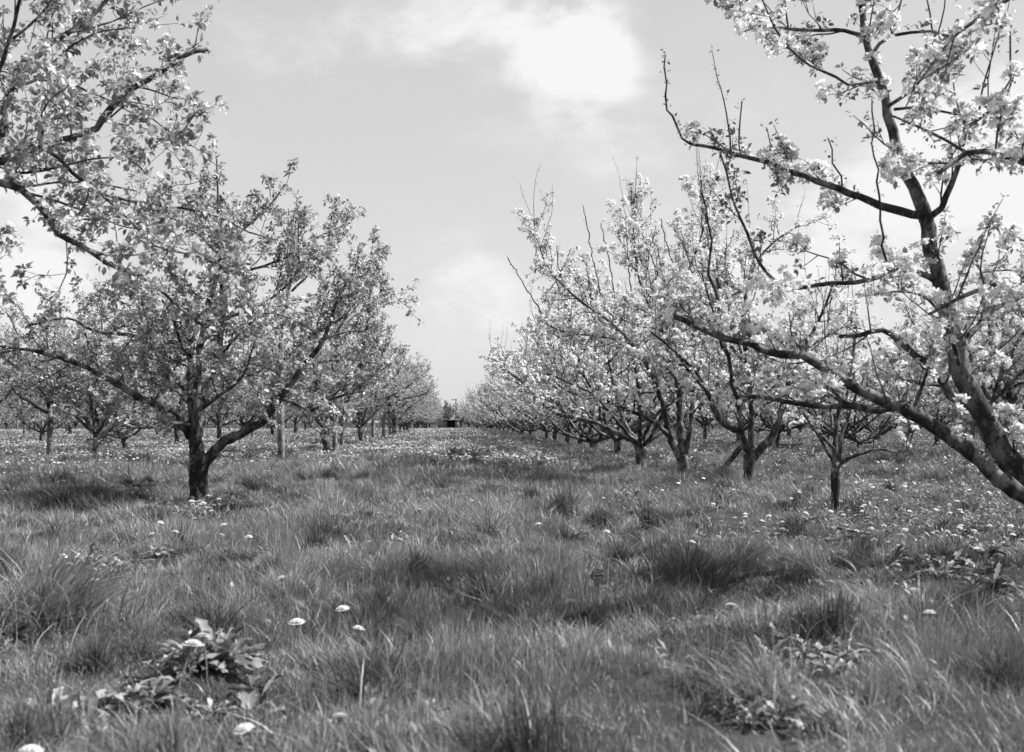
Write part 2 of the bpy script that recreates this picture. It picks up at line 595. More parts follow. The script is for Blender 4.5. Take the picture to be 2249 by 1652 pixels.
def build_tree(name, seed, trunk, limbs, q, mats=('bark_trunk', 'bark', 'leaf'), split_limbs=False, extra=(), bare=()):
    """trunk (n,4) local coordinates, limbs list of (n,4)"""
    r = np.random.default_rng(seed)
    root = empty(name)
    tb = Tubes()
    tp = spline(trunk, 0.05)
    tp[:, :3] += r.normal(size=(len(tp), 3)) * .004
    tb.add(tp[:, :3], tp[:, 3], 14, 0.13, True, r)
    tb.build('trunk', M[mats[0]], root)
    ls = []
    lt = Tubes()
    for i, L in enumerate(limbs):
        s = spline(L, 0.06)
        s[:, :3] += r.normal(size=(len(s), 3)) * .15 * s[:, 3:4]
        if i in bare:
            s[1:, :3] += r.normal(size=(len(s) - 1, 3)) * .008
        ls.append(s)
        if split_limbs:
            one = Tubes()
            one.add(s[:, :3], s[:, 3], 10, 0.10, True, r)
            one.build('limb', M[mats[1]], root)
        else:
            lt.add(s[:, :3], s[:, 3], 7, 0.10, True, r)
    if not split_limbs:
        lt.build('limbs', M[mats[1]], root)
    twigs, cp, cd, cs = grow(r, ls, q, bare)
    tw = Tubes()
    for p, rad in twigs:
        tw.add(p, rad, q['twig_sides'], cap=False)
    tw.build('twigs', M['twig'], root)
    foliage(r, cp, cd, cs, q, root, mats[2])
    return root


def px_limb(spec, origin):
    """spec: list of (px, py, depth, width_px) traced along a limb, made local to the tree's base"""
    out = []
    for (px, py, d, wpx) in spec:
        p = P(px, py, d) - origin
        out.append((p[0], p[1], p[2], wpx * d / F / 2))
    return np.array(out)


def lerp_depth(pts, d0, d1, w0, w1):
    n = len(pts)
    c = [0.0]
    for i in range(1, n):
        c.append(c[-1] + math.hypot(pts[i][0] - pts[i - 1][0], pts[i][1] - pts[i - 1][1]))
    return [(x, y, d0 + (d1 - d0) * c[i] / c[-1], w0 + (w1 - w0) * (c[i] / c[-1]) ** .8) for i, (x, y) in enumerate(pts)]


def place(root, x, y, rz=0.0, s=1.0):
    root.location = (x, y, float(H(x, y)) - 0.03)
    root.rotation_euler = (0, 0, rz)
    root.scale = (s, s, s)


def traced_tree(name, base_px, depth, trunk, limbs, q, seed, mats, bare=(), zfix=None):
    bx = (base_px[0] - CX) * depth / F
    bz = float(H(bx, depth)) - 0.03
    o = np.array([bx, depth, bz])
    tr = px_limb(trunk, o)
    ground = np.array([[tr[0, 0], tr[0, 1], -0.10, tr[0, 3] * 1.15]])
    if tr[0, 2] > 0.0:
        tr = np.vstack([ground, tr])
    root = build_tree(name, seed, tr, [px_limb(l, o) for l in limbs], q, mats, True, bare=bare)
    root.location = o
    return root


#==STRUCTURE==
# ------------------------------------------------------------------ the ground sheet
def band(n0, lo, hi, k=1.0):
    return lo + (hi - lo) * (np.linspace(0, 1, n0) ** k)


ys = np.concatenate([np.linspace(-60, -1, 40), np.linspace(-0.7, 12, 170), np.linspace(12.2, 40, 130), np.linspace(40.6, 200, 120), np.geomspace(205, 2500, 30)])
xs_in = np.concatenate([np.linspace(0, 7, 95), np.linspace(7.2, 30, 80), np.linspace(30.8, 120, 60), np.geomspace(124, 2500, 24)])
xs = np.concatenate([-xs_in[:0:-1], xs_in])
XX, YY = np.meshgrid(xs, ys)
ZZ = H(XX, YY)
nx, ny = len(xs), len(ys)
ii = np.arange(ny - 1)[:, None] * nx + np.arange(nx - 1)[None]
quads = np.stack([ii, ii + 1, ii + nx + 1, ii + nx], -1).reshape(-1, 4)
g = mesh_obj('ground', np.stack([XX, YY, ZZ], -1), [quads], M['soil'], smooth=True)
tag(g, kind='structure')


WEEDS = [
    (480, 1500, 22, .20, 'large blurred dandelion leaf clump in the lower left with toothed leaves'),
    (430, 1470, 12, .16, 'leaf clump right under the largest dandelion flower'),
    (560, 1530, 14, .19, 'dark broad leaf clump low on the left beside the toothed one'),
    (330, 1560, 14, .17, 'pale blurred leaves at the lower left'),
    (110, 1600, 12, .16, 'blurred weed leaves in the bottom left corner'),
    (300, 1235, 16, .17, 'dark curled dock leaves between the left dandelions'),
    (345, 1225, 12, .15, 'dock leaves at the right end of the left weed strip'),
    (250, 1265, 10, .13, 'small rosette below the left dandelion patch'),
    (395, 1135, 12, .14, 'weed rosette to the left of the trunk dandelion clump'),
    (770, 1190, 14, .15, 'rosette in the dark hollow left of the alley'),
    (1900, 1300, 8, .14, 'dark pointed dock leaves on the right half'),
    (1690, 1420, 6, .13, 'pointed leaf plant low in the right grass'),
    (1830, 1480, 8, .12, 'pale crumpled leaves low on the right'),
    (1600, 1290, 12, .13, 'pale leafy sprig beside the tall dark tuft'),
    (1400, 1120, 16, .18, 'dark leafy weed patch in the middle right'),
    (1360, 1115, 14, .17, 'dark weed patch beside the bare strip'),
    (1450, 1130, 14, .16, 'weed rosette at the right end of the dark strip'),
    (1270, 1195, 10, .12, 'pale tiny leaved weed in the centre'),
    (2160, 1240, 9, .12, 'dark weed leaves near the right edge'),
    (2080, 1225, 9, .12, 'weed leaves under the big low limb'),
    (1880, 1175, 14, .15, 'weed leaves near the slim trunk, on its right'),
    (1780, 1150, 14, .14, 'weed leaves left of the slim trunk'),
    (830, 1010, 14, .25, 'leafy rosette in the grass right of the dark leaning trunk'),
    (30, 1410, 10, .16, 'pale leaves under the arching tussock at the left edge'),
    (780, 1400, 8, .12, 'few leaves below the drooping dandelion'),
]
# strips of the same weeds: centre px, py, half widths, how many, leaf length, label
STRIPS = [
    (480, 1490, 110, 45, 18, .13, 'toothed weed in the large pale leaf clump at the lower left'),
    (200, 1590, 110, 40, 9, .13, 'blurred toothed weed near the bottom left corner'),
    (210, 1250, 85, 16, 18, .11, 'weed among the small left patch of dandelions'),
    (450, 1130, 80, 22, 22, .11, 'weed around the dandelions at the foot of the old left trunk'),
    (800, 1186, 100, 14, 20, .11, 'weed in the dark hollow left of the centre'),
    (1400, 1120, 90, 14, 16, .11, 'weed in the dark strip right of the centre'),
    (1150, 1010, 150, 10, 12, .14, 'weed in the bank across the alley'),
    (1800, 1180, 260, 60, 44, .10, 'weed in the leafy ground around the slim young tree'),
    (2080, 1130, 170, 60, 48, .11, 'weed in the leafy ground below the low right limbs'),
    (2130, 1300, 110, 35, 20, .13, 'weed in the dark hollow at the right edge'),
    (1780, 1440, 110, 30, 8, .095, 'blurred weed in the right foreground'),
    (1920, 1300, 60, 12, 5, .10, 'pointed weed near the right hollow'),
    (1610, 1590, 90, 25, 4, .09, 'blurred weed by the lower edge, right of the middle'),
    (1330, 1310, 60, 14, 5, .09, 'weed next to the single bright dandelion'),
    (150, 1070, 90, 14, 12, .15, 'weed in the dark round patch left of the old tree'),
]
_rs = np.random.default_rng(5)
STRIP_W = []
for (a_, b_, c_, d_, n_, L_, lab_) in STRIPS:
    for _ in range(n_):
        STRIP_W.append((a_ + _rs.normal() * c_ * .6, max(b_ + _rs.normal() * d_ * .6, 990), int(_rs.integers(9, 20)), L_ * _rs.uniform(.7, 1.3), lab_))
WEED_XY = [(ground_at(w_[0], w_[1]), w_[3]) for w_ in WEEDS + STRIP_W]


near_spec = [  # px, py (of the head), head width px, label
    (380, 1420, 50, 'largest dandelion flower, blurred, above the broad leaf clump at the lower left'),
    (645, 1268, 28, 'lone dandelion flower tilted to the left beside bent grass stems'),
    (760, 1327, 32, 'flat dandelion flower on an upright bare stem over the grass'),
    (683, 1366, 38, 'soft blurred dandelion flower just left of the drooping petals'),
    (775, 1382, 26, 'half open drooping dandelion right below the upright flower'),
    (1280, 1304, 28, 'single bright dandelion beside the flattened grass in the middle of the sward'),
    (778, 1578, 46, 'big out of focus dandelion near the lower edge of the photo'),
    (1650, 1207, 20, 'round dandelion flower leaning on the grass under the short tree with a forked trunk'),
    (187, 1252, 17, 'dandelion nearest the arching grass tussock on the left'),
    (136, 1240, 20, 'dandelion in the left patch with its neighbour just to the right'),
    (163, 1228, 18, 'upper dandelion of the small left patch'),
    (280, 1247, 17, 'dandelion in front of the dark broad leaves on the left'),
    (257, 1237, 15, 'dandelion at the left end of the dark broad leaves'),
    (507, 1149, 15, 'white looking dandelion to the lower right of the old tree trunk'),
    (378, 1168, 12, 'dandelion below the dandelion clump of the left trunk'),
    (347, 1172, 11, 'small dandelion left of two alike below the left trunk'),
    (919, 1122, 12, 'dandelion alone in the open grass of the alley, right one'),
    (880, 1094, 11, 'dandelion alone in the open grass of the alley, left one'),
    (824, 1191, 16, 'dandelion at the left edge of the dark grass hollow'),
    (860, 1186, 14, 'dandelion standing in the dark grass hollow'),
    (1330, 1160, 12, 'dandelion in the grass in front of the alley centre'),
    (350, 1148, 12, 'dandelion in thin grass left of the trunk clump'),
    (214, 1243, 17, 'dandelion between the neighbours of the small left patch'),
    (102, 1247, 16, 'leftmost dandelion of the small left patch'),
    (225, 1275, 16, 'dandelion just below the small left patch'),
    (45, 1272, 20, 'pale dandelion by the long grass at the left edge'),
    (120, 1215, 12, 'dandelion highest in the small left patch'),
    (345, 1215, 12, 'dandelion over the right end of the dark dock leaves'),
    (430, 1130, 14, 'dandelion lowest of those right under the old left trunk'),
    (540, 1180, 12, 'dandelion in open grass right of the old left trunk'),
    (1040, 1100, 10, 'small dandelion on the open ridge of the alley'),
    (1190, 1150, 11, 'small dandelion right of the alley centre'),
    (1500, 1190, 14, 'dandelion just above the tall dark grass tuft'),
    (1560, 1160, 13, 'dandelion between the tall dark tuft and the slim young tree'),
    (1590, 1330, 20, 'dandelion right of the tall dark tuft'),
    (2050, 1350, 22, 'blurred dandelion in the dark hollow at the right'),
    (1970, 1290, 20, 'dandelion beside the pointed leaves near the right edge'),
    (560, 1590, 40, 'pale drooping flower at the lower left edge of the big leaf clump'),
    (455, 1400, 30, 'half closed dandelion right of the largest flower'),
    (70, 1640, 40, 'out of focus dandelion in the bottom left corner'),
    (1340, 1530, 18, 'pale seed speck sized dandelion low in the grass'),
]
def dand_spot(px, py, wpx):
    d = ground_at(px, py)[1]
    for _ in range(12):
        s_ = float(np.clip(wpx * d / F / .042, 1.15, 1.6))
        d = .5 * d + .5 * F * (CAMH - float(H((px - CX) * d / F, d)) - .13 * s_) / (py - CY)
    return ((px - CX) * d / F, d), s_


DAND_GAP = [(dand_spot(*a_[:3])[0], .09) for a_ in near_spec]


_DG = {g_[0] for g_ in DAND_GAP}


def weed_gap(x, y):
    f = np.ones(len(x))
    for ((a, b), L) in WEED_XY + DAND_GAP:
        if L < .1 and (a, b) in _DG:
            k_ = .6
        else:
            k_ = .42
        f = f * (1 - k_ * np.exp(-((x - a) ** 2 + (y - b) ** 2) / (L * .95) ** 2))
    return np.maximum(f, .38)


# ------------------------------------------------------------------ grass
def blades(x, y, z, h, wd, az, lean, seg, r):
    """curved tapering blades; returns V, faces"""
    n = len(x)
    ts = np.linspace(0, 1, seg + 1)
    side = np.stack([-np.sin(az), np.cos(az), np.zeros(n)], -1)
    fwd = np.stack([np.cos(az), np.sin(az), np.zeros(n)], -1)
    # blade faces are turned at random around their own axis
    tw = r.uniform(0, math.pi, n)
    wv = side * np.cos(tw)[:, None] + fwd * np.sin(tw)[:, None]
    base = np.stack([x, y, z], -1)
    rows = []
    for j, t in enumerate(ts[:-1]):
        c = base + fwd * (lean * h * t ** 1.8)[:, None] + np.array([0, 0, 1.0]) * (h * (t - 0.32 * lean * t * t))[:, None]
        ww = wd * (1 - t ** 2 * .75)
        rows.append(c - wv * ww[:, None] / 2)
        rows.append(c + wv * ww[:, None] / 2)
    tip = base + fwd * (lean * h)[:, None] + np.array([0, 0, 1.0]) * (h * (1 - 0.32 * lean))[:, None]
    rows.append(tip)
    V = np.stack(rows, 1)
    k = V.shape[1]
    off = (np.arange(n) * k)[:, None]
    quads_ = [np.array([2 * j, 2 * j + 1, 2 * j + 3, 2 * j + 2])[None] + off for j in range(seg - 1)]
    tri = np.array([2 * seg - 2, 2 * seg - 1, 2 * seg])[None] + off
    fl = [tri]
    if quads_:
        fl.insert(0, np.concatenate(quads_))
    return V.reshape(-1, 3), fl


# where the sward is short and weedy (dandelion ground) rather than long grass: 0..1
def weedy(x, y):
    a = vnoise(x, y, 0.35, 11) * .6 + vnoise(x, y, 1.1, 12) * .4
    left = 1 / (1 + np.exp(-(y - 21 - 3.0 * (vnoise(x, y, .25, 5) - .5) * 4) / 1.2)) * (x < 2.5)
    right = np.exp(-((x - (2.1 + .28 * y)) / (1.0 + .14 * y)) ** 2) * (y > 3.5) * np.clip((y - 4.5) / 2, 0, 1)
    return np.clip(np.maximum(left * (0.55 + .7 * a), right * (0.35 + a)), 0, 1)


def frustum_pts(r, y0, y1, dens, margin=1.1, extra=2.2):
    """random spots on the ground over the wedge the camera overlooks, and a good step beyond it on both sides"""
    area = 0.5 * (y1 ** 2 - y0 ** 2) * 0.94 * margin + (y1 - y0) * extra
    n = int(area * dens)
    wmax = .94 * margin * y1 + extra
    y = np.empty(0)
    while len(y) < n:
        c = r.uniform(y0, y1, n)
        y = np.concatenate([y, c[r.random(n) < (.94 * margin * c + extra) / wmax]])
    y = y[:n]
    x = (.06 * margin * y) + (r.random(n) - .5) * (.94 * margin * y + extra)
    return x, y


def grass_band(name, seed, y0, y1, dens, hh, wd, seg, mat, margin=1.1):
    r = np.random.default_rng(seed)
    x, y = frustum_pts(r, y0, y1, dens, margin)
    # the blades stand in small tufts, each with its own height and lie
    per = 44 if y1 < 20 else 20
    nt_ = max(len(x) // per, 50)
    tx, ty = x[:nt_].copy(), y[:nt_].copy()
    ti = r.integers(0, nt_, len(x))
    spread = .026 + .0016 * ty[ti]
    loose = np.where(r.random(len(x)) < .25, 3.0, 1.0)
    ox, oy = r.normal(size=len(x)) * spread * loose, r.normal(size=len(x)) * spread * loose
    x, y = tx[ti] + ox, ty[ti] + oy
    th = np.clip(r.lognormal(-.05, .5, nt_), .3, 2.4)[ti]
    tl = r.uniform(0, 1, nt_)[ti]
    tb_ = r.normal(size=nt_)[ti]
    wz = weedy(x, y)
    clump = vnoise(x, y, 1.1, 21) * .55 + vnoise(x, y, 4.5, 22) * .3 + vnoise(x, y, .5, 23) * .3
    keep = r.random(len(x)) < np.clip(.1 + 1.5 * clump - .3 * wz, .3, 1)
    x, y, wz, clump, th, tl, tb_, ox, oy = (q_[keep] for q_ in (x, y, wz, clump, th, tl, tb_, ox, oy))
    n = len(x)
    h = hh * (.2 + 1.7 * np.clip(clump - .12, 0, 1) ** 1.3) * (1 - .45 * wz) * th * r.uniform(.4, 1.3, n) * weed_gap(x, y)
    dirf = vnoise(x, y, .8, 31) * 2 * math.pi * 1.4 + tb_ * .8
    az = np.where(r.random(n) < .55, np.arctan2(oy, ox), dirf) + r.normal(size=n) * .8
    wd = wd * np.where(r.random(n) < .12, 1.9, 1.0)
    lean = np.clip(.25 + .9 * tl * vnoise(x, y, 1.9, 33) * 1.6 + r.normal(size=n) * .28, .03, 1.25)
    V, fl = blades(x, y, H(x, y) - .01, h, wd * r.uniform(.6, 1.3, n), az, lean, seg, r)
    o = mesh_obj(name, V, fl, M[mat])
    tag(o, kind='stuff', label='long tufted meadow grass covering the orchard floor', cat='grass')
    return o


grass_band('grass', 1, 1.8, 5.0, 24000, 0.066, 0.0021, 3, 'grass')
grass_band('grass', 2, 5.0, 9.0, 14500, 0.070, 0.0026, 2, 'grass')
grass_band('grass', 3, 9.0, 17.0, 5600, 0.078, 0.0040, 2, 'grass')
grass_band('grass', 4, 17.0, 34.0, 1300, 0.10, 0.0085, 2, 'grass')
grass_band('grass', 5, 34.0, 110.0, 60, 0.15, 0.034, 1, 'grass_far')

# small rough tussocks all through the sward, too many to count
def tussock_field(seed, y0, y1, dens, nb, hh, wd, mat, label):
    r = np.random.default_rng(seed)
    cx_, cy_ = frustum_pts(r, y0, y1, dens, 1.15)
    k = r.random(len(cx_)) < np.clip(2.2 * (vnoise(cx_, cy_, .9, seed) - .3), .1, 1)
    cx_, cy_ = cx_[k], cy_[k]
    m = len(cx_)
    nbl = r.poisson(nb, m)
    ti = np.repeat(np.arange(m), nbl)
    n = len(ti)
    R = (r.uniform(.025, .085, m) * (1 + cy_ / 30))[ti]
    a = r.uniform(0, 6.283, n)
    q_ = np.abs(r.normal(size=n)) * R
    x, y = cx_[ti] + np.cos(a) * q_ * 1.3, cy_[ti] + np.sin(a) * q_ * .8
    com = (vnoise(cx_, cy_, .5, 77) * 5 + r.normal(size=m) * .8)[ti]
    az = np.where(r.random(n) < .6, com, a) + r.normal(size=n) * .5
    lean = np.clip(r.uniform(.2, 1.1, m)[ti] + r.normal(size=n) * .3, .05, 1.25)
    h = hh * r.lognormal(0, .3, m)[ti] * r.uniform(.5, 1.3, n) * (1 - .3 * np.clip(q_ / R, 0, 2) / 2) * weed_gap(x, y)
    V, fl = blades(x, y, H(x, y) - .01, h, wd * r.uniform(.6, 1.4, n), az, lean, 3, r)
    o = mesh_obj('grass', V, fl, M[mat])
    tag(o, kind='stuff', label=label, cat='grass')


tussock_field(501, 2.0, 7.0, 7.0, 300, .145, .0032, 'tussock_dark', 'dark rough tufts mixed through the near grass')
tussock_field(502, 2.0, 7.0, 7.0, 220, .12, .0042, 'tussock', 'pale rough tufts mixed through the near grass')
tussock_field(503, 7.0, 26.0, 1.6, 160, .18, .0056, 'tussock_dark', 'dark rough tufts mixed through the farther grass')
tussock_field(504, 7.0, 26.0, 1.6, 140, .15, .0060, 'tussock', 'pale rough tufts mixed through the farther grass')

# long pale bent stalks lying over the grass
r = np.random.default_rng(51)
x, y = frustum_pts(r, 2.2, 14, 18)
n = len(x)
V, fl = blades(x, y, H(x, y) + .0, r.uniform(.10, .22, n), r.uniform(.003, .0055, n), r.uniform(0, 6.28, n), r.uniform(.5, 1.3, n), 6, r)
o = mesh_obj('grass_stalks', V, fl, M['stalk'])
tag(o, kind='stuff', label='pale bent grass stalks lying across the sward', cat='grass')

# ------------------------------------------------------------------ low broad leaves of clover and young weeds in the sward
r = np.random.default_rng(55)
XS, YS, SS = [], [], []
for (y0, y1, dens, s) in [(2.2, 7, 500, .030), (7, 16, 380, .036), (16, 40, 85, .055), (40, 110, 9, .12)]:
    x, y = frustum_pts(r, y0, y1, dens)
    wz = weedy(x, y)
    pt = vnoise(x, y, 1.6, 91) * .6 + vnoise(x, y, 4, 92) * .4
    k = r.random(len(x)) < np.clip(.04 + .9 * wz + 2.2 * (pt - .62), 0, 1)
    XS.append(x[k]); YS.append(y[k]); SS.append(np.full(k.sum(), s))
x, y, s = map(np.concatenate, (XS, YS, SS))
n = len(x)
az = r.uniform(0, 2 * math.pi, n)
el = r.uniform(.1, 1.0, n)
X = np.stack([np.cos(az) * np.cos(el), np.sin(az) * np.cos(el), np.sin(el)], -1)
s = s * r.uniform(.6, 1.7, n)
V, fl = scatter(LEAF_S * np.array([1, .8, 1]), LEAF_SF, np.stack([x, y, H(x, y) + r.uniform(.01, .085, n)], -1), X, np.tile([0, 0, 1.0], (n, 1)) + randu(r, n) * .3, s)
o = mesh_obj('ground_weeds', V, fl, M['weed'])
tag(o, kind='stuff', label='low broad weed leaves mixed into the grass', cat='weeds')


# ------------------------------------------------------------------ dandelions
def dand_head_mesh(r, near):
    """disc of ray petals on a shallow dome, about 4 cm across, with green cup"""
    V, fc = [], []
    rings = [(0.021, 26, .0, .30), (0.016, 22, .004, .45), (0.010, 15, .007, .7)] if near else [(0.021, 11, .0, .3), (0.013, 8, .006, .6)]
    for (R, k, z, tilt) in rings:
        for i in range(k):
            a = i * 2 * math.pi / k + r.uniform(-.08, .08)
            c, s = math.cos(a), math.sin(a)
            wd = R * math.pi / k * 1.15
            RR = R * r.uniform(.88, 1.08)
            b = len(V)
            for (u, q, zz) in [(.002, wd * .25, z), (RR * .75, wd, z + R * tilt * .55), (RR, wd * .6, z + R * tilt * .4), (RR, -wd * .6, z + R * tilt * .4), (RR * .75, -wd, z + R * tilt * .55), (.002, -wd * .25, z)]:
                V.append((c * u - s * q, s * u + c * q, zz))
            fc.append((b, b + 5, b + 4, b + 3, b + 2, b + 1))
    return np.array(V), [np.array(fc)]


def make_dandelion(seed, near=True, h=0.13):
    r = np.random.default_rng(seed)
    root = empty('dandelion')
    V, fl = dand_head_mesh(r, near)
    bend = np.array([r.normal() * .012, r.normal() * .012, 0])
    mesh_obj('flower_head', V, fl, M['dand'], root).location = tuple(bend + np.array([0, 0, h]))
    tb = Tubes()
    pts = spline(np.array([(0, 0, -.02), (bend[0] * .3, bend[1] * .3, h * .5), (bend[0], bend[1], h)]), .03)
    tb.add(pts, np.full(len(pts), .0016), 5)
    cup = np.array([(bend[0], bend[1], h - .012), (bend[0], bend[1], h - .006), (bend[0], bend[1], h + .001)])
    tb.add(cup, [.002, .005, .0065], 7)
    tb.build('stem', M['stem'], root)
    return root


DAND = []
near_src = [make_dandelion(900 + i, True, .13) for i in range(4)]
far_src = [make_dandelion(950 + i, False, .10) for i in range(4)]
DGRP = 'dandelions flowering in the orchard grass'
used_n = set()


def put_dandelion(src, x, y, zhead, label, tilt=None, s=1.0, r=rng):
    k = int(r.integers(0, 4))
    key = (id(src), k)
    if key in used_n:
        o = copy_tree(src[k])
    else:
        o = src[k]
        used_n.add(key)
    hh = (.13 if src is near_src else .10)
    gz = float(H(x, y))
    # scale so the head stands at zhead above the ground
    o.location = (x, y, gz if zhead is None else min(zhead - hh * s, gz + .06))
    t = tilt if tilt is not None else (r.normal() * .18, r.normal() * .18)
    o.rotation_euler = (t[0], t[1], r.uniform(0, 6.28))
    o.scale = (s, s, s)
    tag(o, label, 'dandelion', DGRP)
    DAND.append(o)


for (px, py, wpx, lab) in near_spec[:-1]:
    (gx, gy), s_ = dand_spot(px, py, wpx)
    put_dandelion(near_src, gx, gy, None, lab, s=s_)

# the clump at the foot of the old left tree
r = np.random.default_rng(61)
for i in range(24):
    px, py = r.normal(445, 34), r.normal(1124, 13)
    gx, gy = ground_at(px, py + 9)
    put_dandelion(near_src, gx, gy, None, 'dandelion of the dense clump at the foot of the old left trunk', s=r.uniform(.85, 1.15), r=r)
# weedy ground near the slim young tree, right
NR = 0
spots = []
while len(spots) < 190:
    px, py = r.uniform(1560, 2260), 1030 + 210 * r.random() ** 1.3
    gx, gy = ground_at(px, py)
    if r.random() < float(weedy(gx, gy)) * .9 + .05:
        spots.append((gx, gy))
for gx, gy in spots:
    put_dandelion(near_src if gy < 9 else far_src, gx, gy, None, 'dandelion scattered in the weedy ground around the slim young tree on the right', s=r.uniform(.8, 1.15), r=r)
while len(DAND) < 292:
    px, py = r.uniform(0, 420), 1010 + 100 * r.random()
    gx, gy = ground_at(px, py)
    put_dandelion(far_src, gx, gy, None, 'dandelion scattered in the grass left of the old left trunk', s=r.uniform(.85, 1.15), r=r)

# all the rest, far too many to count, carpeting the alley beyond the near grass
r = np.random.default_rng(62)
XS, YS = [], []
for (y0, y1, dens) in [(11, 20, 7), (20, 45, 34), (45, 110, 9)]:
    x, y = frustum_pts(r, y0, y1, dens)
    wz = weedy(x, y)
    pat = vnoise(x, y, .55, 71) * .5 + vnoise(x, y, 1.7, 72) * .5
    side = np.where(x > 2.5, .30, 1.0)
    k = r.random(len(x)) < np.clip(wz * 1.5 * (pat - .24) * 1.7, 0.01, 1) * side
    XS.append(x[k]); YS.append(y[k])
x, y = map(np.concatenate, (XS, YS))
n = len(x)
hd, hf = dand_head_mesh(np.random.default_rng(3), False)
hd = hd[:, [2, 0, 1]]
up = nrmv(np.tile([0, 0, 1.0], (n, 1)) + randu(r, n) * .35)
z0 = H(x, y)
hh = r.uniform(.06, .13, n)
V, fl = scatter(hd, hf, np.stack([x, y, z0 + hh], -1), up, randu(r, n), r.uniform(.95, 1.4, n) * (1 + np.clip(y - 45, 0, 60) / 60))
o = mesh_obj('dandelion_carpet', V, fl, M['dand'])
tag(o, kind='stuff', label='thick carpet of small dandelion flowers across the alley farther off', cat='dandelions')


# ------------------------------------------------------------------ grass tussocks
def tussock(x, y, rad, h, n, lean_az, lab, seed, spread=1.0, mat='tussock', wd=.0042):
    mat = 'tussock_dark' if 'dark' in lab else mat
    r = np.random.default_rng(seed)
    a = r.uniform(0, 2 * math.pi, n)
    rr = np.minimum(np.abs(r.normal(size=n)) * rad * .55, rad * 1.5)
    el_ = r.uniform(.6, .95)
    rot = lean_az + r.normal() * .5
    ux, uy = np.cos(a) * rr * 1.35, np.sin(a) * rr * el_
    lump = 1 + .5 * (vnoise(ux + x, uy + y, 14, seed) - .5)
    bx, by = ux * math.cos(rot) - uy * math.sin(rot), ux * math.sin(rot) + uy * math.cos(rot)
    az = a + r.normal(size=n) * .5
    az = np.where(r.random(n) < .6, lean_az + r.normal(size=n) * .7, az)
    lean = np.clip(r.uniform(.1, 1.25, n) * spread, .05, 1.3)
    hh = h * r.lognormal(-.1, .3, n) * (1 - .5 * np.clip(rr / rad, 0, 1.2)) * lump
    z = H(x + bx, y + by) - float(H(x, y)) - .01
    V, fl = blades(bx, by, z, hh, wd * r.uniform(.7, 1.3, n), az, lean, 5, r)
    o = mesh_obj('grass_tussock', V, fl, M[mat], loc=(x, y, float(H(x, y))))
    tag(o, lab, 'grass tussock', 'grass tussocks standing above the sward')
    return o


TUS = [  # px, py (base), radius m, height m, blades, lean azimuth (deg), spread, label
    (90, 1375, .36, .36, 1000, 15, 1.25, 'big arching tussock of long grass at the left edge'),
    (915, 1295, .15, .20, 1300, 75, .5, 'dark upright grass tuft left of the middle, leaning right'),
    (1500, 1310, .22, .26, 2200, 60, .6, 'tall dark grass tuft right of the middle, combed to the right'),
    (1310, 1160, .16, .20, 900, 70, .7, 'dark grass tuft beside a bare weedy strip in the middle distance'),
    (1570, 1530, .13, .15, 900, 60, .9, 'blurred dark tuft low on the right of the middle'),
    (2120, 1380, .26, .20, 1700, 60, .9, 'wide dark blurred tussock near the right edge'),
    (800, 1058, .28, .28, 800, 160, .9, 'shaggy tussock in the alley beyond the left tree'),
    (640, 1045, .30, .28, 700, 20, .9, 'low tussock right of the tall pale trunk'),
    (1090, 1000, .9, .34, 1500, 10, .8, 'long dark tussock bank across the alley'),
    (150, 1065, .8, .26, 3000, 170, .7, 'dark round tussock patch left of the old tree'),
    (140, 1125, .45, .32, 2200, 190, .8, 'dark tussock streak nearer than the round patch on the left'),
    (210, 1110, .16, .3, 700, 80, .6, 'dark pointed grass tuft right of the tussock streak on the left'),
    (1740, 1200, .16, .18, 900, 120, .8, 'dark tuft in front of the slim young tree'),
    (1600, 1080, .25, .30, 900, 200, 1.0, 'spiky tussock at the foot of the tree with three limbs'),
    (935, 985, .5, .34, 700, 150, .9, 'weedy tuft standing in the dandelion carpet'),
    (1250, 1120, .28, .18, 900, 0, 1.2, 'flattened pale tussock in the alley grass'),
    (1180, 1240, .2, .15, 600, 300, 1.2, 'flattened grass clump in the centre of the sward'),
    (640, 1330, .2, .22, 700, 30, 1.1, 'tangle of long grass by the tilted dandelion'),
    (1780, 1290, .14, .16, 500, 150, 1.0, 'small tuft with pale bent blades on the right'),
    (1690, 1580, .22, .18, 900, 200, 1.1, 'tuft with pale fallen blades low on the right'),
    (700, 1200, .18, .16, 700, 90, .9, 'dark grass beside the hollow left of the centre'),
]
for i, (px, py, rad, h, n, la, spd, lab) in enumerate(TUS):
    gx, gy = ground_at(px, py)
    tussock(gx, gy, rad, h, n, math.radians(la), lab, 300 + i, spd, wd=(.0052 if i == 0 else .0036) if gy < 8 else .006)


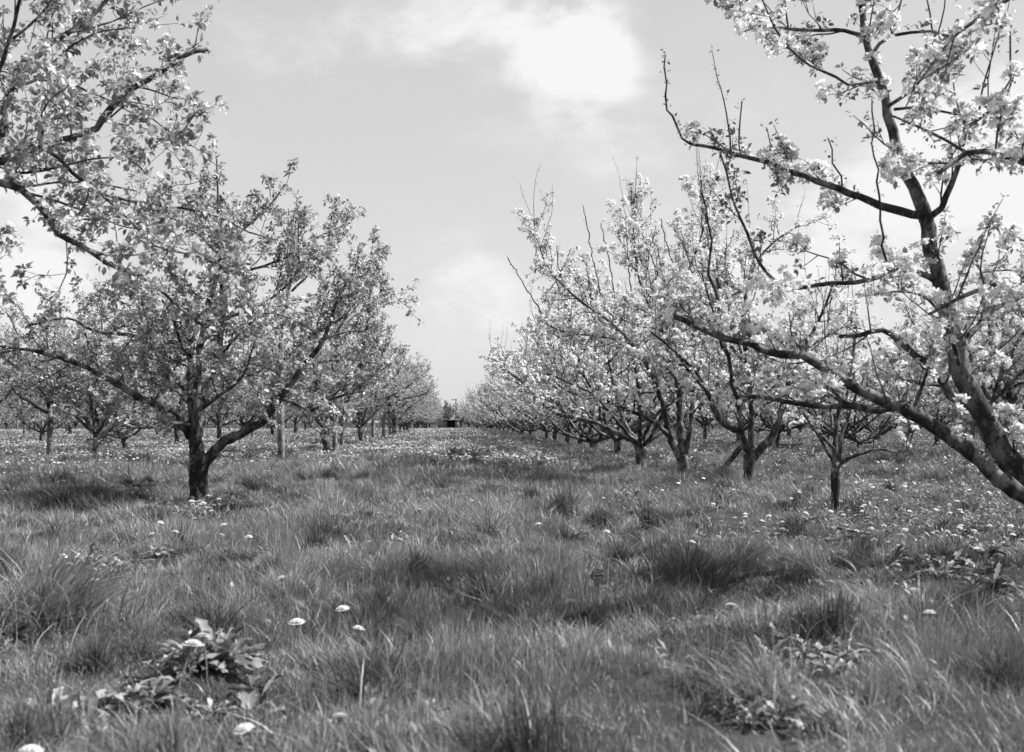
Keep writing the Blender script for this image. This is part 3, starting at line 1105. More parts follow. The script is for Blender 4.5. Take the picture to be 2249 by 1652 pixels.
# ------------------------------------------------------------------ broad leaved weeds
def rosette(x, y, n, L, lab, seed, name='leafy_weed', cat='weed', wide=.24, rise=(.2, 1.1)):
    r = np.random.default_rng(seed)
    V, Q = [], []
    for i in range(n):
        a = i * 2.4 + r.normal() * .6
        l = L * r.uniform(.4, 1.15)
        el = r.uniform(*rise)
        droop = r.uniform(.2, 1.9)
        c, s = math.cos(a), math.sin(a)
        b = len(V)
        K = 9
        u = zz = 0.0
        for j in range(K + 1):
            t = j / K
            e = el - droop * t
            tooth = (r.uniform(.85, 1.15) if j % 2 else r.uniform(.35, .75)) if 0 < j < K else 1
            ww = l * wide * math.sin(math.pi * min(.06 + t * .9, 1)) ** .7 * tooth * (.45 + .75 * t) if j < K else .001
            q = ww / 2
            for sgn in (-1, 0, 1):
                uu = u - (.02 * l if sgn and j % 2 == 0 else 0)
                V.append((c * uu - s * q * sgn + r.normal() * .0035 * t, s * uu + c * q * sgn + r.normal() * .0035 * t, max(zz, .0) + (abs(sgn) * q * r.uniform(.1, .9)) + .01 + r.normal() * .004 * t))
            u += l / K * math.cos(e)
            zz += l / K * math.sin(e)
        for j in range(K):
            for m_ in (0, 1):
                o_ = b + j * 3 + m_
                Q.append((o_, o_ + 1, o_ + 4, o_ + 3))
    o = mesh_obj(name, np.array(V), [np.array(Q)], M['weed'], loc=(x, y, float(H(x, y)) + .005), smooth=False)
    tag(o, lab, cat, 'broad leaved weeds in the grass')
    return o


for i, (px, py, n, L, lab) in enumerate(WEEDS + STRIP_W):
    gx, gy = ground_at(px, py)
    rosette(gx, gy, int(n * (2.2 if i < len(WEEDS) else 1)), L * .85, lab, 400 + i, wide=.30, rise=(.1, 1.3))
#==TREES==
# ------------------------------------------------------------------ the traced trees
QL = dict(DEF, pb=.10, leaves=(5, 9), leaf_len=(.038, .062), l1_gap=.138, l1_len=(.3, .9), l2_gap=.12, spur=.062, up1=.14, wob=.19)
QR = dict(DEF, pb=.68, leaves=(4, 7), leaf_len=(.018, .036), l1_gap=.105, l1_len=(.35, 1.0), l2_gap=.11, l2_len=(.1, .38), spur=.055, sprouts=3.0, sprout_len=(.5, 1.3), nflo=(5, 8), flo=.038, up1=.28)

# old tree at left, sharp
LD = lerp_depth
treeA = traced_tree('apple_tree', (436, 1100), 11.9,
    [(436, 1100, 11.9, 42), (436, 1060, 11.9, 40), (437, 1020, 11.9, 46), (432, 985, 11.9, 34), (428, 962, 11.9, 27)],
    [
        LD([(428, 985), (424, 930), (419, 853), (418, 763), (412, 700), (395, 640), (372, 590)], 11.9, 12.4, 24, 7),
        LD([(430, 975), (431, 889), (436, 792), (447, 727), (461, 655), (483, 583), (480, 520), (478, 440), (476, 350)], 11.85, 11.4, 25, 3),
        LD([(434, 960), (440, 880), (465, 835), (479, 781), (489, 700), (487, 610), (500, 540), (560, 482), (595, 448), (625, 405)], 11.9, 12.6, 22, 3),
        LD([(448, 1012), (466, 996), (494, 969), (548, 943), (580, 920), (606, 886), (660, 814), (710, 745), (746, 648), (775, 601), (788, 562)], 11.9, 11.3, 26, 3),
        LD([(420, 962), (400, 935), (379, 915), (342, 889), (299, 870), (216, 821), (155, 794), (72, 770), (0, 761), (-60, 740)], 11.9, 11.0, 22, 4),
        LD([(419, 775), (400, 758), (368, 749), (267, 734), (202, 725), (150, 700), (60, 715)], 12.0, 11.2, 12, 3),
        LD([(424, 935), (385, 930), (324, 940), (252, 936), (230, 960), (190, 965)], 11.8, 11.0, 9, 3),
        LD([(604, 890), (625, 878), (660, 893), (685, 902), (720, 880), (757, 868), (800, 860)], 11.7, 11.2, 11, 3),
        LD([(606, 884), (640, 868), (690, 876), (740, 890), (775, 905)], 11.7, 12.6, 8, 2),
        LD([(745, 655), (770, 648), (800, 630), (830, 605), (845, 625)], 11.5, 12.6, 8, 2),
        LD([(712, 742), (750, 730), (800, 728), (825, 750), (840, 780)], 11.6, 12.2, 7, 2),
        LD([(448, 720), (520, 690), (590, 660), (650, 600), (655, 520), (652, 465)], 11.6, 12.0, 9, 2),
        LD([(485, 600), (560, 590), (640, 560), (700, 520), (770, 490)], 12.0, 12.8, 8, 2),
        LD([(480, 560), (420, 500), (360, 470), (340, 430)], 11.8, 12.9, 8, 2),
        LD([(420, 760), (330, 690), (260, 660), (215, 625)], 12.0, 12.8, 8, 2),
        LD([(430, 900), (500, 850), (570, 800), (600, 740)], 11.9, 13.6, 10, 3),
        LD([(430, 880), (380, 830), (330, 760), (300, 700)], 11.9, 13.4, 10, 3),
        LD([(436, 800), (400, 760), (380, 700), (350, 650)], 11.7, 10.6, 10, 3),
        LD([(440, 900), (480, 870), (530, 830), (560, 750)], 11.7, 10.6, 9, 3),
        LD([(480, 790), (520, 740), (580, 690), (640, 700)], 11.8, 10.9, 8, 2),
    ], QL, 11, ('bark_trunk', 'bark', 'leaf'))
tag(treeA, 'old spreading apple tree with a rough lichened trunk left of the alley', 'apple tree')

# foreground tree at far left: only its branches reach into the picture
def L0base():
    return (-300, 1260)
QL0 = dict(QL, l1_gap=.17, l1_len=(.2, .6), l2_gap=.125, l2_len=(.08, .26), spur=.056, leaf_len=(.030, .050), pb=.14, start=.12)
treeL = traced_tree('apple_tree', L0base(), 6.0,
    [(-300, 1260, 6.0, 90), (-300, 1180, 6.0, 80), (-295, 1110, 6.0, 82), (-280, 1060, 6.0, 60)],
    [
        LD([(-290, 1080), (-230, 860), (-160, 600), (-80, 430), (0, 355), (47, 336), (100, 318), (180, 297), (212, 280), (240, 240), (300, 190), (350, 160), (400, 125), (455, 108)], 6.0, 5.9, 44, 9),
        LD([(-290, 1080), (-210, 800), (-120, 520), (-50, 420), (0, 402), (47, 418), (79, 447), (108, 479), (126, 515), (180, 541), (234, 580), (263, 590), (330, 620), (400, 680), (450, 720)], 6.0, 5.2, 40, 5),
        LD([(-20, 350), (0, 312), (8, 270), (15, 225), (32, 180), (54, 155), (85, 120), (115, 94), (150, 72), (180, 54), (231, 7), (260, -40)], 5.95, 6.5, 20, 7),
        LD([(100, 326), (130, 350), (160, 380), (216, 422), (280, 440), (360, 452), (430, 462), (500, 485), (545, 510), (600, 525)], 5.9, 6.3, 10, 3),
        LD([(212, 278), (240, 262), (281, 227), (320, 250), (360, 281), (405, 310), (447, 336)], 5.9, 5.5, 5, 2),
        LD([(20, 200), (75, 178), (140, 178), (200, 205), (250, 225), (290, 250)], 6.1, 6.6, 9, 3),
        LD([(146, 524), (148, 570), (146, 601), (128, 640), (98, 668)], 5.7, 5.5, 4, 2),
        LD([(54, 155), (100, 150), (160, 100), (220, 70), (290, 62), (340, 40)], 6.3, 6.8, 6, 2),
        LD([(0, 402), (60, 410), (130, 400), (220, 405), (300, 420)], 5.9, 6.6, 7, 3),
        LD([(216, 422), (280, 480), (340, 540), (420, 560), (500, 590), (540, 640)], 5.8, 5.0, 6, 2),
        LD([(180, 541), (230, 560), (300, 560), (370, 540), (440, 560)], 5.7, 6.3, 6, 2),
        LD([(-40, 300), (-10, 180), (30, 60), (60, -60)], 6.0, 5.6, 14, 6),
        LD([(150, 72), (240, 50), (330, 10), (400, -10)], 6.3, 6.9, 6, 2),
        LD([(100, 318), (90, 260), (110, 220), (150, 190)], 5.9, 5.3, 6, 2),
        LD([(0, 355), (60, 300), (150, 240), (240, 200), (300, 150)], 5.9, 6.6, 8, 2),
        LD([(10, 100), (60, 60), (100, 20), (130, -30)], 6.0, 5.4, 8, 2),
        LD([(-160, 650), (-120, 640), (-60, 610), (-10, 600)], 5.8, 5.0, 8, 3),
        LD([(60, 425), (120, 440), (200, 470), (280, 500), (350, 500)], 5.8, 6.5, 7, 2),
        LD([(-10, 360), (40, 380), (120, 370), (200, 350), (280, 350), (330, 390)], 5.9, 5.4, 8, 2),
    ], QL0, 12, ('bark_trunk', 'bark', 'leaf'))
tag(treeL, 'near apple tree reaching in from the upper left with large leaves and thick dark branches', 'apple tree')

# foreground tree at right, out of focus
QR0 = dict(QR, l1_gap=.17, l1_len=(.15, .55), l2_gap=.12, l2_len=(.06, .2), spur=.044, sprouts=.6, sprout_len=(.3, .7), pb=.62, flo=.040, nflo=(5, 8), start=.15, leaf_len=(.020, .042))
treeR = traced_tree('apple_tree', (2335, 1262), 6.0,
    [(2335, 1262, 6.0, 92), (2335, 1200, 6.0, 84), (2335, 1145, 6.0, 88), (2330, 1120, 6.0, 70)],
    [
        LD([(2325, 1145), (2248, 1052), (2193, 980), (2157, 908), (2128, 853), (2110, 807), (2098, 750), (2080, 680), (2062, 620), (2052, 577), (2031, 479)], 6.0, 6.0, 60, 30),
        LD([(2031, 482), (2016, 433), (1988, 379), (1970, 335), (1959, 288), (1948, 252), (1937, 198), (1923, 155), (1908, 119), (1897, 72), (1890, 0), (1885, -60)], 6.0, 5.9, 30, 12),
        LD([(2325, 1150), (2248, 1091), (2193, 1052), (2157, 1012), (2096, 969), (2049, 936), (1995, 904), (1930, 875), (1879, 853), (1832, 825), (1807, 807), (1760, 781), (1706, 778), (1645, 756), (1591, 742), (1526, 716), (1474, 693)], 6.0, 5.6, 44, 11),
        LD([(1975, 892), (1950, 896), (1926, 902), (1869, 891), (1815, 893), (1760, 889), (1706, 879), (1656, 871), (1616, 870)], 5.95, 5.8, 20, 8),
        LD([(2028, 474), (1977, 465), (1933, 451), (1887, 433), (1843, 416), (1793, 397), (1742, 379), (1699, 361), (1627, 342), (1580, 328), (1522, 317)], 6.0, 5.9, 20, 7),
        LD([(1524, 318), (1512, 316), (1497, 303), (1476, 260), (1463, 209), (1458, 119)], 5.9, 5.9, 6, 3),
        LD([(1627, 342), (1625, 290), (1627, 222)], 5.9, 5.9, 4, 3),
        LD([(1687, 358), (1688, 320), (1687, 275)], 5.9, 5.9, 3, 2),
        LD([(1850, 415), (1830, 360), (1815, 300)], 5.9, 5.7, 4, 3),
        LD([(2080, 180), (2050, 60), (2030, -20)], 5.9, 5.7, 5, 3),
        LD([(2036, 482), (2067, 458), (2088, 407), (2103, 371), (2112, 330), (2120, 280)], 6.0, 5.8, 16, 10),
        LD([(2325, 1140), (2380, 900), (2440, 650), (2455, 480), (2420, 400), (2330, 375), (2248, 355), (2204, 342), (2160, 332), (2121, 335), (2088, 360), (2060, 380)], 6.0, 4.6, 44, 10),
        LD([(1902, 82), (1885, 76), (1854, 67), (1778, 67), (1706, 61), (1627, 58)], 5.9, 5.8, 10, 5),
        LD([(1915, 120), (1930, 98), (1959, 78), (2000, 72), (2049, 68), (2081, 83)], 5.95, 5.7, 9, 5),
        LD([(2450, 480), (2440, 200), (2300, -60), (2211, 0), (2139, 47), (2096, 79), (2074, 105), (2038, 155), (2002, 202)], 5.13, 4.6, 22, 5),
        LD([(1925, 175), (1900, 182), (1861, 186), (1836, 169), (1778, 144), (1735, 108), (1703, 65), (1677, 7), (1665, -40)], 5.9, 5.6, 7, 3),
        LD([(2060, 622), (2020, 600), (1973, 597), (1908, 615), (1850, 622), (1796, 626), (1735, 635), (1685, 601), (1656, 558), (1641, 515), (1613, 451), (1595, 379), (1580, 335)], 6.0, 5.7, 14, 4),
        LD([(1618, 875), (1606, 820), (1598, 781), (1585, 720), (1577, 673), (1562, 601), (1557, 529), (1550, 460), (1543, 397)], 5.75, 5.6, 9, 4),
        LD([(1950, 610), (1941, 541), (1926, 433), (1919, 288), (1912, 216)], 5.6, 5.4, 6, 3),
        LD([(2160, 925), (2121, 897), (2088, 871), (2060, 828), (2030, 793), (2016, 785), (1977, 752), (1937, 724), (1887, 735), (1843, 738)], 6.1, 6.4, 22, 9),
        LD([(2447, 560), (2400, 555), (2248, 605), (2193, 623), (2128, 644), (2080, 670), (2040, 690)], 5.2, 4.9, 20, 7),
        LD([(2103, 770), (2160, 700), (2230, 640), (2300, 560)], 6.0, 6.4, 18, 8),
        LD([(2250, 1055), (2290, 900), (2330, 760), (2340, 600)], 6.0, 6.3, 30, 12),
        LD([(1948, 235), (2000, 200), (2040, 150), (2080, 110)], 5.9, 5.6, 9, 4),
        LD([(1965, 240), (2010, 237), (2060, 243), (2100, 252)], 5.95, 5.6, 7, 5),
        LD([(1960, 255), (2020, 280), (2080, 310), (2130, 340)], 5.4, 5.0, 5, 7),
        LD([(2200, 205), (2215, 170), (2219, 120), (2220, 70)], 4.9, 4.9, 5, 4),
        LD([(2120, 280), (2150, 262), (2180, 240), (2200, 205)], 5.2, 4.9, 9, 6),
        LD([(1870, 893), (1830, 860), (1800, 800)], 5.9, 5.8, 9, 5),
        LD([(1645, 756), (1648, 720), (1640, 680)], 5.7, 5.6, 7, 4),
        LD([(2000, 905), (2020, 860), (2040, 800), (2045, 740)], 5.9, 5.5, 9, 4),
        LD([(2105, 800), (2080, 720), (2040, 660), (1980, 640), (1900, 650)], 5.9, 5.3, 10, 4),
    ], QR0, 13, ('bark_trunk', 'bark', 'leaf_small'), bare=(5, 6, 7, 8, 9, 17, 18, 26))
tag(treeR, 'near blossoming apple tree at the right edge with thick curving low limbs', 'apple tree')

# slim young tree
QY = dict(QR, l1_gap=.30, l1_len=(.15, .45), l2_gap=.2, sprouts=.4, start=.45, spur=.08)
treeY = traced_tree('apple_tree', (1834, 1125), 10.35,
    [(1834, 1125, 10.35, 19), (1834, 1080, 10.35, 18), (1835, 1035, 10.35, 20), (1836, 1018, 10.35, 17)],
    [
        LD([(1834, 1030), (1826, 1008), (1818, 994), (1800, 962), (1778, 929), (1764, 911), (1745, 885)], 10.35, 10.2, 9, 4),
        LD([(1836, 1026), (1834, 962), (1838, 925), (1850, 860), (1870, 800), (1880, 700)], 10.35, 10.6, 14, 4),
        LD([(1843, 1016), (1849, 944), (1861, 925), (1869, 895), (1900, 820)], 10.35, 10.1, 9, 4),
        LD([(1840, 1022), (1862, 1008), (1887, 998), (1933, 987), (1970, 994), (1991, 990), (2006, 944)], 10.35, 10.0, 9, 3),
        LD([(1830, 985), (1812, 968), (1793, 947), (1780, 930)], 10.35, 10.5, 7, 5),
        LD([(1868, 905), (1840, 860), (1800, 840)], 10.3, 10.0, 5, 3),
    ], QY, 14, ('bark_trunk', 'bark', 'leaf_small'))
tag(treeY, 'slim young apple tree with a pole thin trunk and one long bare side branch', 'apple tree')

treeR1 = traced_tree('apple_tree', (1641, 1072), 14.4,
    [(1641, 1072, 14.4, 24), (1643, 1040, 14.4, 22), (1645, 1005, 14.4, 25), (1646, 985, 14.4, 20)],
    [
        LD([(1642, 990), (1627, 954), (1598, 936), (1573, 911), (1556, 868), (1530, 820), (1480, 770), (1430, 730)], 14.4, 13.8, 17, 4),
        LD([(1649, 985), (1649, 890), (1640, 800), (1632, 700), (1650, 600), (1690, 540), (1755, 495)], 14.4, 15, 15, 3),
        LD([(1652, 1005), (1688, 969), (1706, 936), (1721, 882), (1745, 800), (1800, 700), (1830, 620)], 14.4, 14.2, 20, 4),
        LD([(1636, 975), (1628, 940), (1616, 871), (1600, 790), (1570, 700), (1540, 600)], 14.3, 14, 10, 3),
        LD([(1646, 880), (1700, 820), (1780, 760), (1850, 720)], 14.4, 15.5, 9, 3),
        LD([(1560, 870), (1500, 800), (1440, 700), (1400, 600), (1385, 425)], 14, 14.6, 8, 2),
        LD([(1640, 800), (1600, 700), (1560, 560), (1545, 430)], 14.4, 14.8, 9, 2),
        LD([(1640, 800), (1580, 740), (1500, 690), (1440, 650)], 14.4, 15.4, 9, 3),
    ], dict(QR, sprouts=5, sprout_len=(.5, 1.3)), 15, ('bark', 'bark', 'leaf_small'))
tag(treeR1, 'blossoming apple tree with a stout dark trunk forking into a wide V', 'apple tree')

treeR2 = traced_tree('apple_tree', (1499, 1050), 16.7,
    [(1499, 1052, 16.7, 26), (1499, 1030, 16.7, 24), (1500, 1010, 16.7, 25), (1500, 1000, 16.7, 22)],
    [
        LD([(1494, 1012), (1478, 982), (1465, 944), (1454, 890), (1420, 800), (1375, 740), (1330, 700), (1260, 650), (1205, 590), (1180, 530), (1172, 508)], 16.7, 16, 14, 2),
        LD([(1500, 1008), (1494, 926), (1490, 860), (1480, 780), (1470, 690), (1420, 600), (1380, 510)], 16.7, 17.3, 18, 3),
        LD([(1506, 1000), (1517, 926), (1522, 860), (1540, 780), (1560, 680), (1600, 600)], 16.7, 16.4, 12, 3),
        LD([(1470, 960), (1440, 930), (1390, 905), (1330, 880), (1270, 850), (1200, 820)], 16.6, 16, 11, 3),
        LD([(1485, 830), (1400, 760), (1320, 740), (1240, 730), (1180, 700)], 16.8, 17.6, 9, 3),
        LD([(1460, 700), (1510, 600), (1545, 500), (1560, 420)], 17, 17.2, 8, 3),
        LD([(1320, 650), (1302, 570), (1280, 450)], 16.2, 16.4, 3, 2),
        LD([(1400, 580), (1390, 500), (1385, 418)], 16.3, 16.5, 3, 2),
        LD([(1385, 640), (1378, 560), (1374, 476)], 16.4, 16.7, 3, 2),
        LD([(1350, 660), (1336, 570), (1320, 492)], 16.5, 16.8, 3, 2),
        LD([(1450, 620), (1420, 540), (1400, 490)], 16.6, 16.4, 3, 2),
        LD([(1190, 690), (1150, 625), (1115, 566)], 16.2, 16.5, 3, 2),
        LD([(1205, 640), (1230, 600), (1255, 545)], 16.3, 16.7, 3, 2),
        LD([(1480, 600), (1460, 520), (1450, 482)], 16.4, 16.8, 3, 2),
        LD([(1520, 600), (1500, 540), (1478, 500)], 16.5, 16.4, 3, 2),
        LD([(1240, 640), (1225, 580), (1222, 540)], 16.6, 16.5, 3, 2),
        LD([(1300, 660), (1290, 600), (1278, 560)], 16.2, 16.7, 3, 2),
        LD([(1560, 600), (1600, 540), (1612, 505)], 16.3, 16.8, 3, 2),
        LD([(1175, 600), (1178, 560), (1172, 506)], 16.4, 16.4, 3, 2),
        LD([(1420, 650), (1424, 560), (1440, 500)], 16.5, 16.5, 3, 2),
    ], dict(QR, sprouts=5, sprout_len=(.6, 1.5)), 16, ('bark', 'bark', 'leaf_small'), bare=tuple(range(6, 20)))
tag(treeR2, 'blossoming apple tree with three upright stems and long whippy shoots above', 'apple tree')

# the tall pale trunk
treeP = traced_tree('apple_tree', (616, 1022), 21.7,
    [(616, 1024, 21.7, 18), (617, 990, 21.7, 16), (616, 900, 21.7, 16), (613, 820, 21.7, 15), (614, 780, 21.7, 13)],
    [
        LD([(613, 800), (560, 740), (500, 700)], 21.7, 21, 8, 3),
        LD([(614, 790), (620, 700), (640, 600), (650, 480)], 21.7, 22, 10, 3),
        LD([(614, 800), (680, 740), (760, 690), (820, 600)], 21.7, 21, 9, 3),
        LD([(614, 830), (680, 800), (760, 790), (840, 800)], 21.7, 22.8, 7, 3),
        LD([(614, 820), (560, 800), (510, 810)], 21.7, 22.8, 7, 3),
        LD([(640, 640), (700, 580), (770, 500)], 21.9, 22.5, 6, 2),
    ], QL, 17, ('bark_pale', 'bark', 'leaf'))
tag(treeP, 'apple tree with a tall straight pale trunk like a post', 'apple tree')

# the short dark leaning trunk
treeK = traced_tree('apple_tree', (714, 1008), 25.5,
    [(714, 1010, 25.5, 18), (719, 980, 25.5, 19), (712, 960, 25.5, 17), (716, 935, 25.5, 18)],
    [
        LD([(716, 945), (722, 920), (745, 900), (760, 870), (790, 800), (805, 720), (812, 650), (815, 600)], 25.5, 24.5, 15, 3),
        LD([(714, 945), (700, 880), (690, 800), (700, 700), (740, 600)], 25.5, 26, 11, 3),
        LD([(716, 940), (760, 880), (800, 830), (835, 790), (850, 740)], 25.5, 25, 9, 3),
        LD([(712, 940), (660, 890), (600, 860)], 25.5, 26.6, 9, 3),
        LD([(712, 940), (680, 900), (640, 840)], 25.5, 24, 9, 3),
        LD([(790, 800), (820, 760), (840, 720)], 25, 25.6, 6, 2),
        LD([(700, 760), (760, 700), (800, 650)], 25.8, 27, 6, 2),
    ], QL, 18, ('bark', 'bark', 'leaf'))
tag(treeK, 'apple tree with a short dark knotted trunk, right of the tall pale trunk', 'apple tree')


# ------------------------------------------------------------------ the other trees of the rows
def variant(kind, seed):
    r = np.random.default_rng(seed)
    if kind == 'L':
        th = r.uniform(.45, .8)
        n = 9
        R, top = 2.6, 4.05
        rt = r.uniform(.085, .11)
    elif kind == 'P':
        th = r.uniform(1.2, 1.6)
        n = 9
        R, top = 2.5, 4.05
        rt = .075
    else:
        th = r.uniform(.35, .55)
        n = 9
        R, top = 2.95, 3.9
        rt = r.uniform(.075, .1)
    lx, ly = r.normal(size=2) * .05
    trunk = np.array([(0, 0, -.1, rt * 1.2), (lx * .4, ly * .4, th * .4, rt), (lx, ly, th * .8, rt * 1.05), (lx, ly, th, rt * .8)])
    limbs = []
    a0 = r.uniform(0, 6.28)
    for i in range(n):
        a = a0 + i * 2 * math.pi / n + r.normal() * .25
        c, s = math.cos(a), math.sin(a)
        hi = r.uniform(0, 1)
        if kind == 'R':
            hi = (i * .618) % 1
            rr = R * (.55 + .45 * (1 - hi) ** .7) * r.uniform(.85, 1.1)
            zt = th + (top - th) * (.45 + .55 * hi)
            pts = [(lx, ly, th * .85), (c * rr * .28, s * rr * .28, th + .28), (c * rr * .6, s * rr * .6, th + (zt - th) * .45), (c * rr * .85, s * rr * .85, th + (zt - th) * .75), (c * rr, s * rr, zt)]
        else:
            hi = (i * .618) % 1
            rr = R * (.5 + .5 * (1 - hi) ** .6) * r.uniform(.85, 1.1)
            zt = th + (top - th) * (.26 + .72 * hi)
            pts = [(lx, ly, th * .85), (c * rr * .3, s * rr * .3, th + (zt - th) * .3), (c * rr * .62, s * rr * .62, th + (zt - th) * .62), (c * rr * .85, s * rr * .85, th + (zt - th) * .85), (c * rr, s * rr, zt)]
        pts = np.array(pts)
        pts[1:] += r.normal(size=(4, 3)) * .10
        rad = np.linspace(.048, .010, 5) * r.uniform(.8, 1.1)
        limbs.append(np.column_stack([pts, rad]))
        # a fork
        if r.random() < .85:
            k = pts[2]
            a2 = a + r.choice([-1, 1]) * r.uniform(.5, .9)
            e = np.array([math.cos(a2) * rr * r.uniform(.7, 1.0), math.sin(a2) * rr * r.uniform(.7, 1.0), k[2] + r.uniform(.3, 1.2)])
            limbs.append(np.column_stack([np.array([k, (k + e) / 2 + r.normal(size=3) * .1, e]), [.022, .015, .007]]))
    if kind != 'R':
        limbs.append(np.column_stack([np.array([(lx, ly, th * .9), (.05, 0, th + 1.0), (-.1, .1, th + 1.9), (0, .1, top)]), [.045, .035, .022, .008]]))
    q = dict(QL if kind != 'R' else QR, simple=True, twig_sides=3, leaf_len=(.040, .062) if kind != 'R' else (.026, .044), spur=.068 if kind != 'R' else .066, flo=.046)
    if kind == 'L' or kind == 'P':
        q['pb'] = .16
    else:
        q['sprouts'] = 4.5
        q['start'] = .34
        q['up1'] = .4
        q['pb'] = .75
    return build_tree('apple_tree', seed, trunk, limbs, q, ('bark' if kind != 'P' else 'bark_pale', 'bark', 'leaf' if kind != 'R' else 'leaf_small'))


SRC = {'L': [variant('L', 101 + i) for i in range(4)], 'P': [variant('P', 121)], 'R': [variant('R', 141 + i) for i in range(4)]}
used = set()
rr_ = np.random.default_rng(77)


def put_tree(kind, x, y, label, group=None, s=None, rz=None):
    i = int(rr_.integers(0, len(SRC[kind])))
    src = SRC[kind][i]
    if (kind, i) in used:
        o = copy_tree(src)
    else:
        o = src
        used.add((kind, i))
    place(o, x, y, rr_.uniform(0, 6.28) if rz is None else rz, s if s else rr_.uniform(.9, 1.08))
    tag(o, label, 'apple tree', group)
    return o


ORD = ['first', 'second', 'third', 'fourth', 'fifth', 'sixth', 'seventh', 'eighth', 'ninth', 'tenth', 'eleventh', 'twelfth']
GL = 'apple trees in the row left of the alley'
GR = 'apple trees in the row right of the alley'
GFL = 'apple trees of the farther rows on the left'
GFR = 'apple trees of the farther rows on the right'
for t in (treeA, treeL, treeP, treeK):
    t['group'] = GL
for t in (treeR, treeY, treeR1, treeR2):
    t['group'] = GR
# left row beyond the traced ones
left_row = [(765, 985, 'P'), (803, 977, 'L'), (829, 967, 'P'), (849, 962, 'L'), (866, 957, 'P'), (880, 952, 'L'), (892, 949, 'L'), (902, 946, 'L')]
yy = [30.5, 35.8, 41.5, 47, 52.5, 58, 63, 68]
for i, d in enumerate(yy):
    put_tree('PPLPPPLP'[i], -3.25 + rr_.normal() * .15, d, 'leafy apple tree left of the alley, %s beyond the dark knotted trunk' % ORD[i], GL)
d = 73.0
while d < 165:
    put_tree('L', -3.2 + rr_.normal() * .2, d, 'small leafy apple tree at the far end of the row left of the alley', GL)
    d += 5.2
# right row
right = [(1407, 1028, 20.4), (1357, 1005, 26.0), (1304, 990, 31.0), (1272, 976, 36.0), (1246, 972, 40.5), (1218, 968, 45.5), (1200, 963, 50)]
for i, (px, py, d) in enumerate(right):
    x = (px - CX) * d / F
    put_tree('R', x, d, 'white blossoming apple tree right of the alley, %s beyond the three upright stems' % ORD[i], GR)
d = 54.5
while d < 165:
    put_tree('R', 4.3 + rr_.normal() * .2, d, 'small blossoming apple tree at the far end of the row right of the alley', GR)
    d += 4.9

# farther rows, left
named_left = [(108, 1006, 'P', 'apple tree with a slim dark trunk at the far left behind the old tree'),
              (590 * 0 + 212, 1000, 'L', 'low forking apple tree behind the spreading left limb of the old tree')]
for (px, py, k, lab) in named_left:
    gx, gy = ground_at(px, py)
    put_tree(k, gx, gy, lab, GFL)
cnt = 0
for row in range(1, 9):
    x0 = -3.2 - 6.6 * row
    d = max(24.0, -x0 / .44) + rr_.uniform(0, 3)
    if row == 1:
        d = 33
    while d < 118 and cnt < 105:
        put_tree('LLLP'[int(rr_.integers(0, 4))], x0 + rr_.normal() * .35, d + rr_.normal() * .4,
                 'pale leafy apple tree in the %s row to the left of the alley row' % ORD[row - 1], GFL)
        cnt += 1
        d += 5.6 + row * .25
cnt = 0
named_right = [(1885, 985, 'R', 'apple tree with a thick dark trunk beyond the slim young tree'),
               (2171, 1012, 'P', 'tall dark trunked tree behind the right limbs, forking high up'),
               (2210, 1000, 'P', 'pale smooth trunked tree close to the right edge behind the limbs')]
for (px, py, k, lab) in named_right:
    gx, gy = ground_at(px, py)
    put_tree(k, gx, gy, lab, GFR)
for row in range(1, 10):
    x0 = 4.2 + 6.8 * row
    d = max(24.0, x0 / .56) + rr_.uniform(0, 3)
    if row == 1:
        d = 30
    while d < 118 and cnt < 110:
        put_tree('RRRL'[int(rr_.integers(0, 4))], x0 + rr_.normal() * .35, d + rr_.normal() * .4,
                 'blossoming apple tree in the %s row to the right of the alley row' % ORD[row - 1], GFR)
        cnt += 1
        d += 5.6 + row * .25

# broken branch leaning on the stout V shaped tree
gx, gy = ground_at(1568, 1052)
p1 = P(1628, 980, 14.3)
tb = Tubes()
a = np.array([gx, gy - .1, float(H(gx, gy)) + .0])
pts = spline(np.array([(*a, .006), (*(a * .66 + p1 * .34), .012), (*(a * .6 + p1 * .4), .034), (*p1, .04)]), .06)
tb.add(pts[:, :3], pts[:, 3], 8, .1, True, rng)
o = tb.build('broken_branch', M['bark'])
tag(o, 'broken dark branch leaning from the stout V shaped tree to the grass', 'branch')

# ------------------------------------------------------------------ shed, pole and trees that close the alley
def box(V, Q, x0, x1, y0, y1, z0, z1):
    b = len(V)
    for z in (z0, z1):
        for (x, y) in ((x0, y0), (x1, y0), (x1, y1), (x0, y1)):
            V.append((x, y, z))
    Q += [(b, b + 3, b + 2, b + 1), (b + 4, b + 5, b + 6, b + 7)] + [(b + i, b + (i + 1) % 4, b + 4 + (i + 1) % 4, b + 4 + i) for i in range(4)]


SD = 185.0
u = SD / F
sx = (985 - CX) * u
shed = empty('field_shed', (sx, SD, float(H(sx, SD))))
tag(shed, 'low open fronted shed with a dark opening closing the far end of the alley', 'shed')


def part(name, boxes, mat):
    V, Q = [], []
    for b in boxes:
        box(V, Q, *b)
    return mesh_obj(name, V, [np.array(Q)], M[mat], shed)


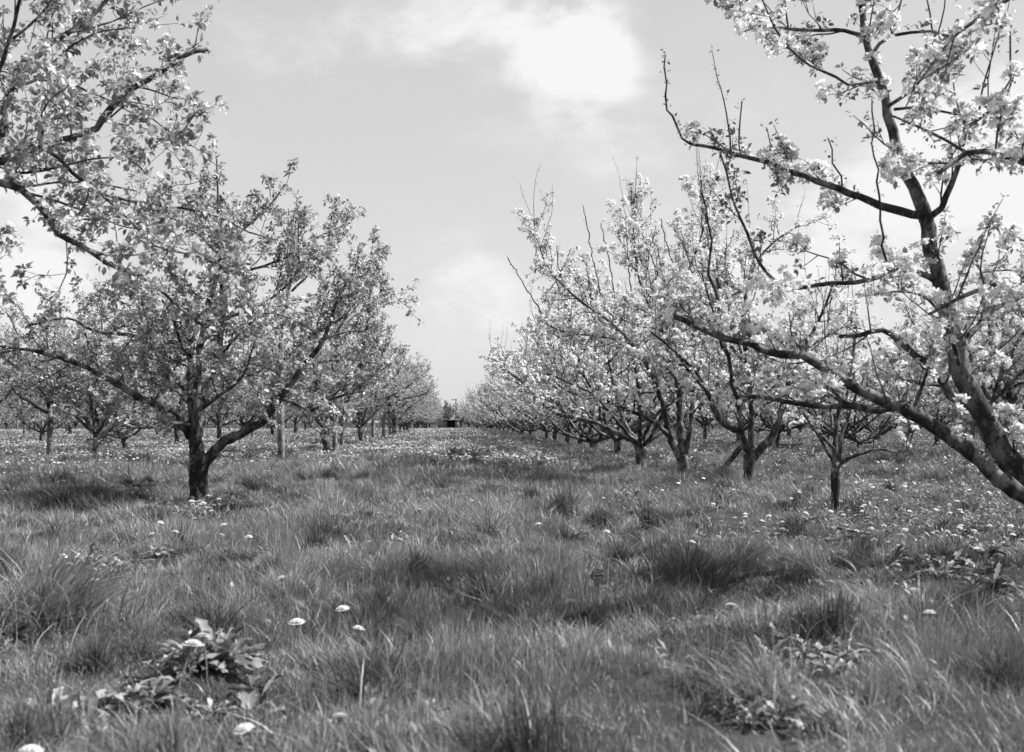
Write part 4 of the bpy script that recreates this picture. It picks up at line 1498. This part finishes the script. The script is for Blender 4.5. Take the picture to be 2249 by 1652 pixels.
part('wall', [(-1.9, -.5, 0, 2.4, 0, 1.25), (1.1, 1.7, 0, 2.4, 0, 1.25), (-.5, 1.1, 2.2, 2.4, 0, 1.25)], 'timber')
part('roof', [(-2.3, 2.0, -.4, 2.7, 1.26, 1.38)], 'timber')
part('interior_shade', [(-.48, 1.08, 1.9, 2.19, .02, 1.24)], 'dark')  # dark block standing in for the shade behind the open front
part('post', [(-.42, -.32, -.25, -.15, 0, 1.25)], 'timber')
tb = Tubes()
tb.add([(0, 0, -.2), (0, 0, 5.0)], [.13, .09], 8)
px0 = (1001 - CX) * 190 / F
pole = tb.build('pole_shaft', M['bark'])
pole.name = 'utility_pole'
pole.location = (px0, 190, float(H(px0, 190)))
tag(pole, 'thin utility pole with a crossarm at the end of the alley', 'pole')
V, Q = [], []
box(V, Q, -.8, .15, -.1, .1, 4.75, 4.87)
mesh_obj('crossarm', V, [np.array(Q)], M['bark'], pole)
V, Q = [], []
box(V, Q, -.1, 1.0, -.1, .1, 4.0, 4.12)
mesh_obj('crossarm', V, [np.array(Q)], M['bark'], pole)

SRC['H'] = []


def hedge_tree(seed, h, w_):
    r = np.random.default_rng(seed)
    root = empty('field_tree')
    tb = Tubes()
    tb.add([(0, 0, -.2), (.1, 0, h * .4), (0, .1, h * .8)], [.2, .14, .05], 8)
    for i in range(14):
        a = r.uniform(0, 6.28)
        z = h * r.uniform(.15, .6)
        tb.add(twig_path(r, (0, 0, z), (math.cos(a), math.sin(a), 1.1), w_ * .55, .3, .12, .4), .05, 4)
    tb.build('trunk', M['bark'], root)
    n = 7000
    z = r.random(n)
    cl = randu(r, 60) * r.uniform(.35, 1.0, (60, 1))
    ci = r.integers(0, 60, n)
    p = cl[ci] + randu(r, n) * .22 * r.random((n, 1))
    p = p * np.array([w_ / 2, w_ / 2, h * .46]) + np.array([0, 0, h * .52])
    V, fl = scatter(LEAF_S, LEAF_SF, p, randu(r, n), randu(r, n), r.uniform(.10, .2, n))
    mesh_obj('crown', V, fl, M['hedge'], root)
    return root


HT = [hedge_tree(501, 5.2, 3.6), hedge_tree(502, 4.2, 4.2), hedge_tree(503, 3.4, 5.0)]
first = [True] * 3
for i, (px, d, k, s, lab) in enumerate([(985, 205, 0, 1.0, 'taller round topped tree behind the shed at the end of the alley'),
                                        (962, 212, 1, .9, 'lower bushy tree left of the shed'),
                                        (1012, 215, 1, .85, 'hazy tree right behind the utility pole'),
                                        (1030, 208, 2, 1.0, 'low bush right of the utility pole'),
                                        (943, 214, 2, 1.0, 'low bush at the left end of the shed')]):
    o = HT[k] if first[k] else copy_tree(HT[k])
    first[k] = False
    x = (px - CX) * d / F
    place(o, x, d, i * 1.3, s)
    tag(o, lab, 'tree', 'trees behind the shed')

# a far wood closes the view between the trunks, a single mass of foliage
r = np.random.default_rng(88)
n = 60000
x = r.uniform(-130, 170, n)
x = x[(x < -7) | (x > 6)]
n = len(x)
hh = 2.2 + 2.2 * vnoise(x, x * 0, .12, 4) + 1.0 * vnoise(x, x * 0, .5, 5)
p = np.stack([x, 175 + r.uniform(0, 5, n), hh * r.random(n) ** .8], -1)
V, fl = scatter(LEAF_S, LEAF_SF, p, randu(r, n), randu(r, n), r.uniform(.25, .5, n))
o = mesh_obj('distant_hedgerow', V, fl, M['hedge'])
tag(o, 'distant hedgerow of mixed bushes closing the orchard behind the trunks', 'hedgerow', kind='stuff')
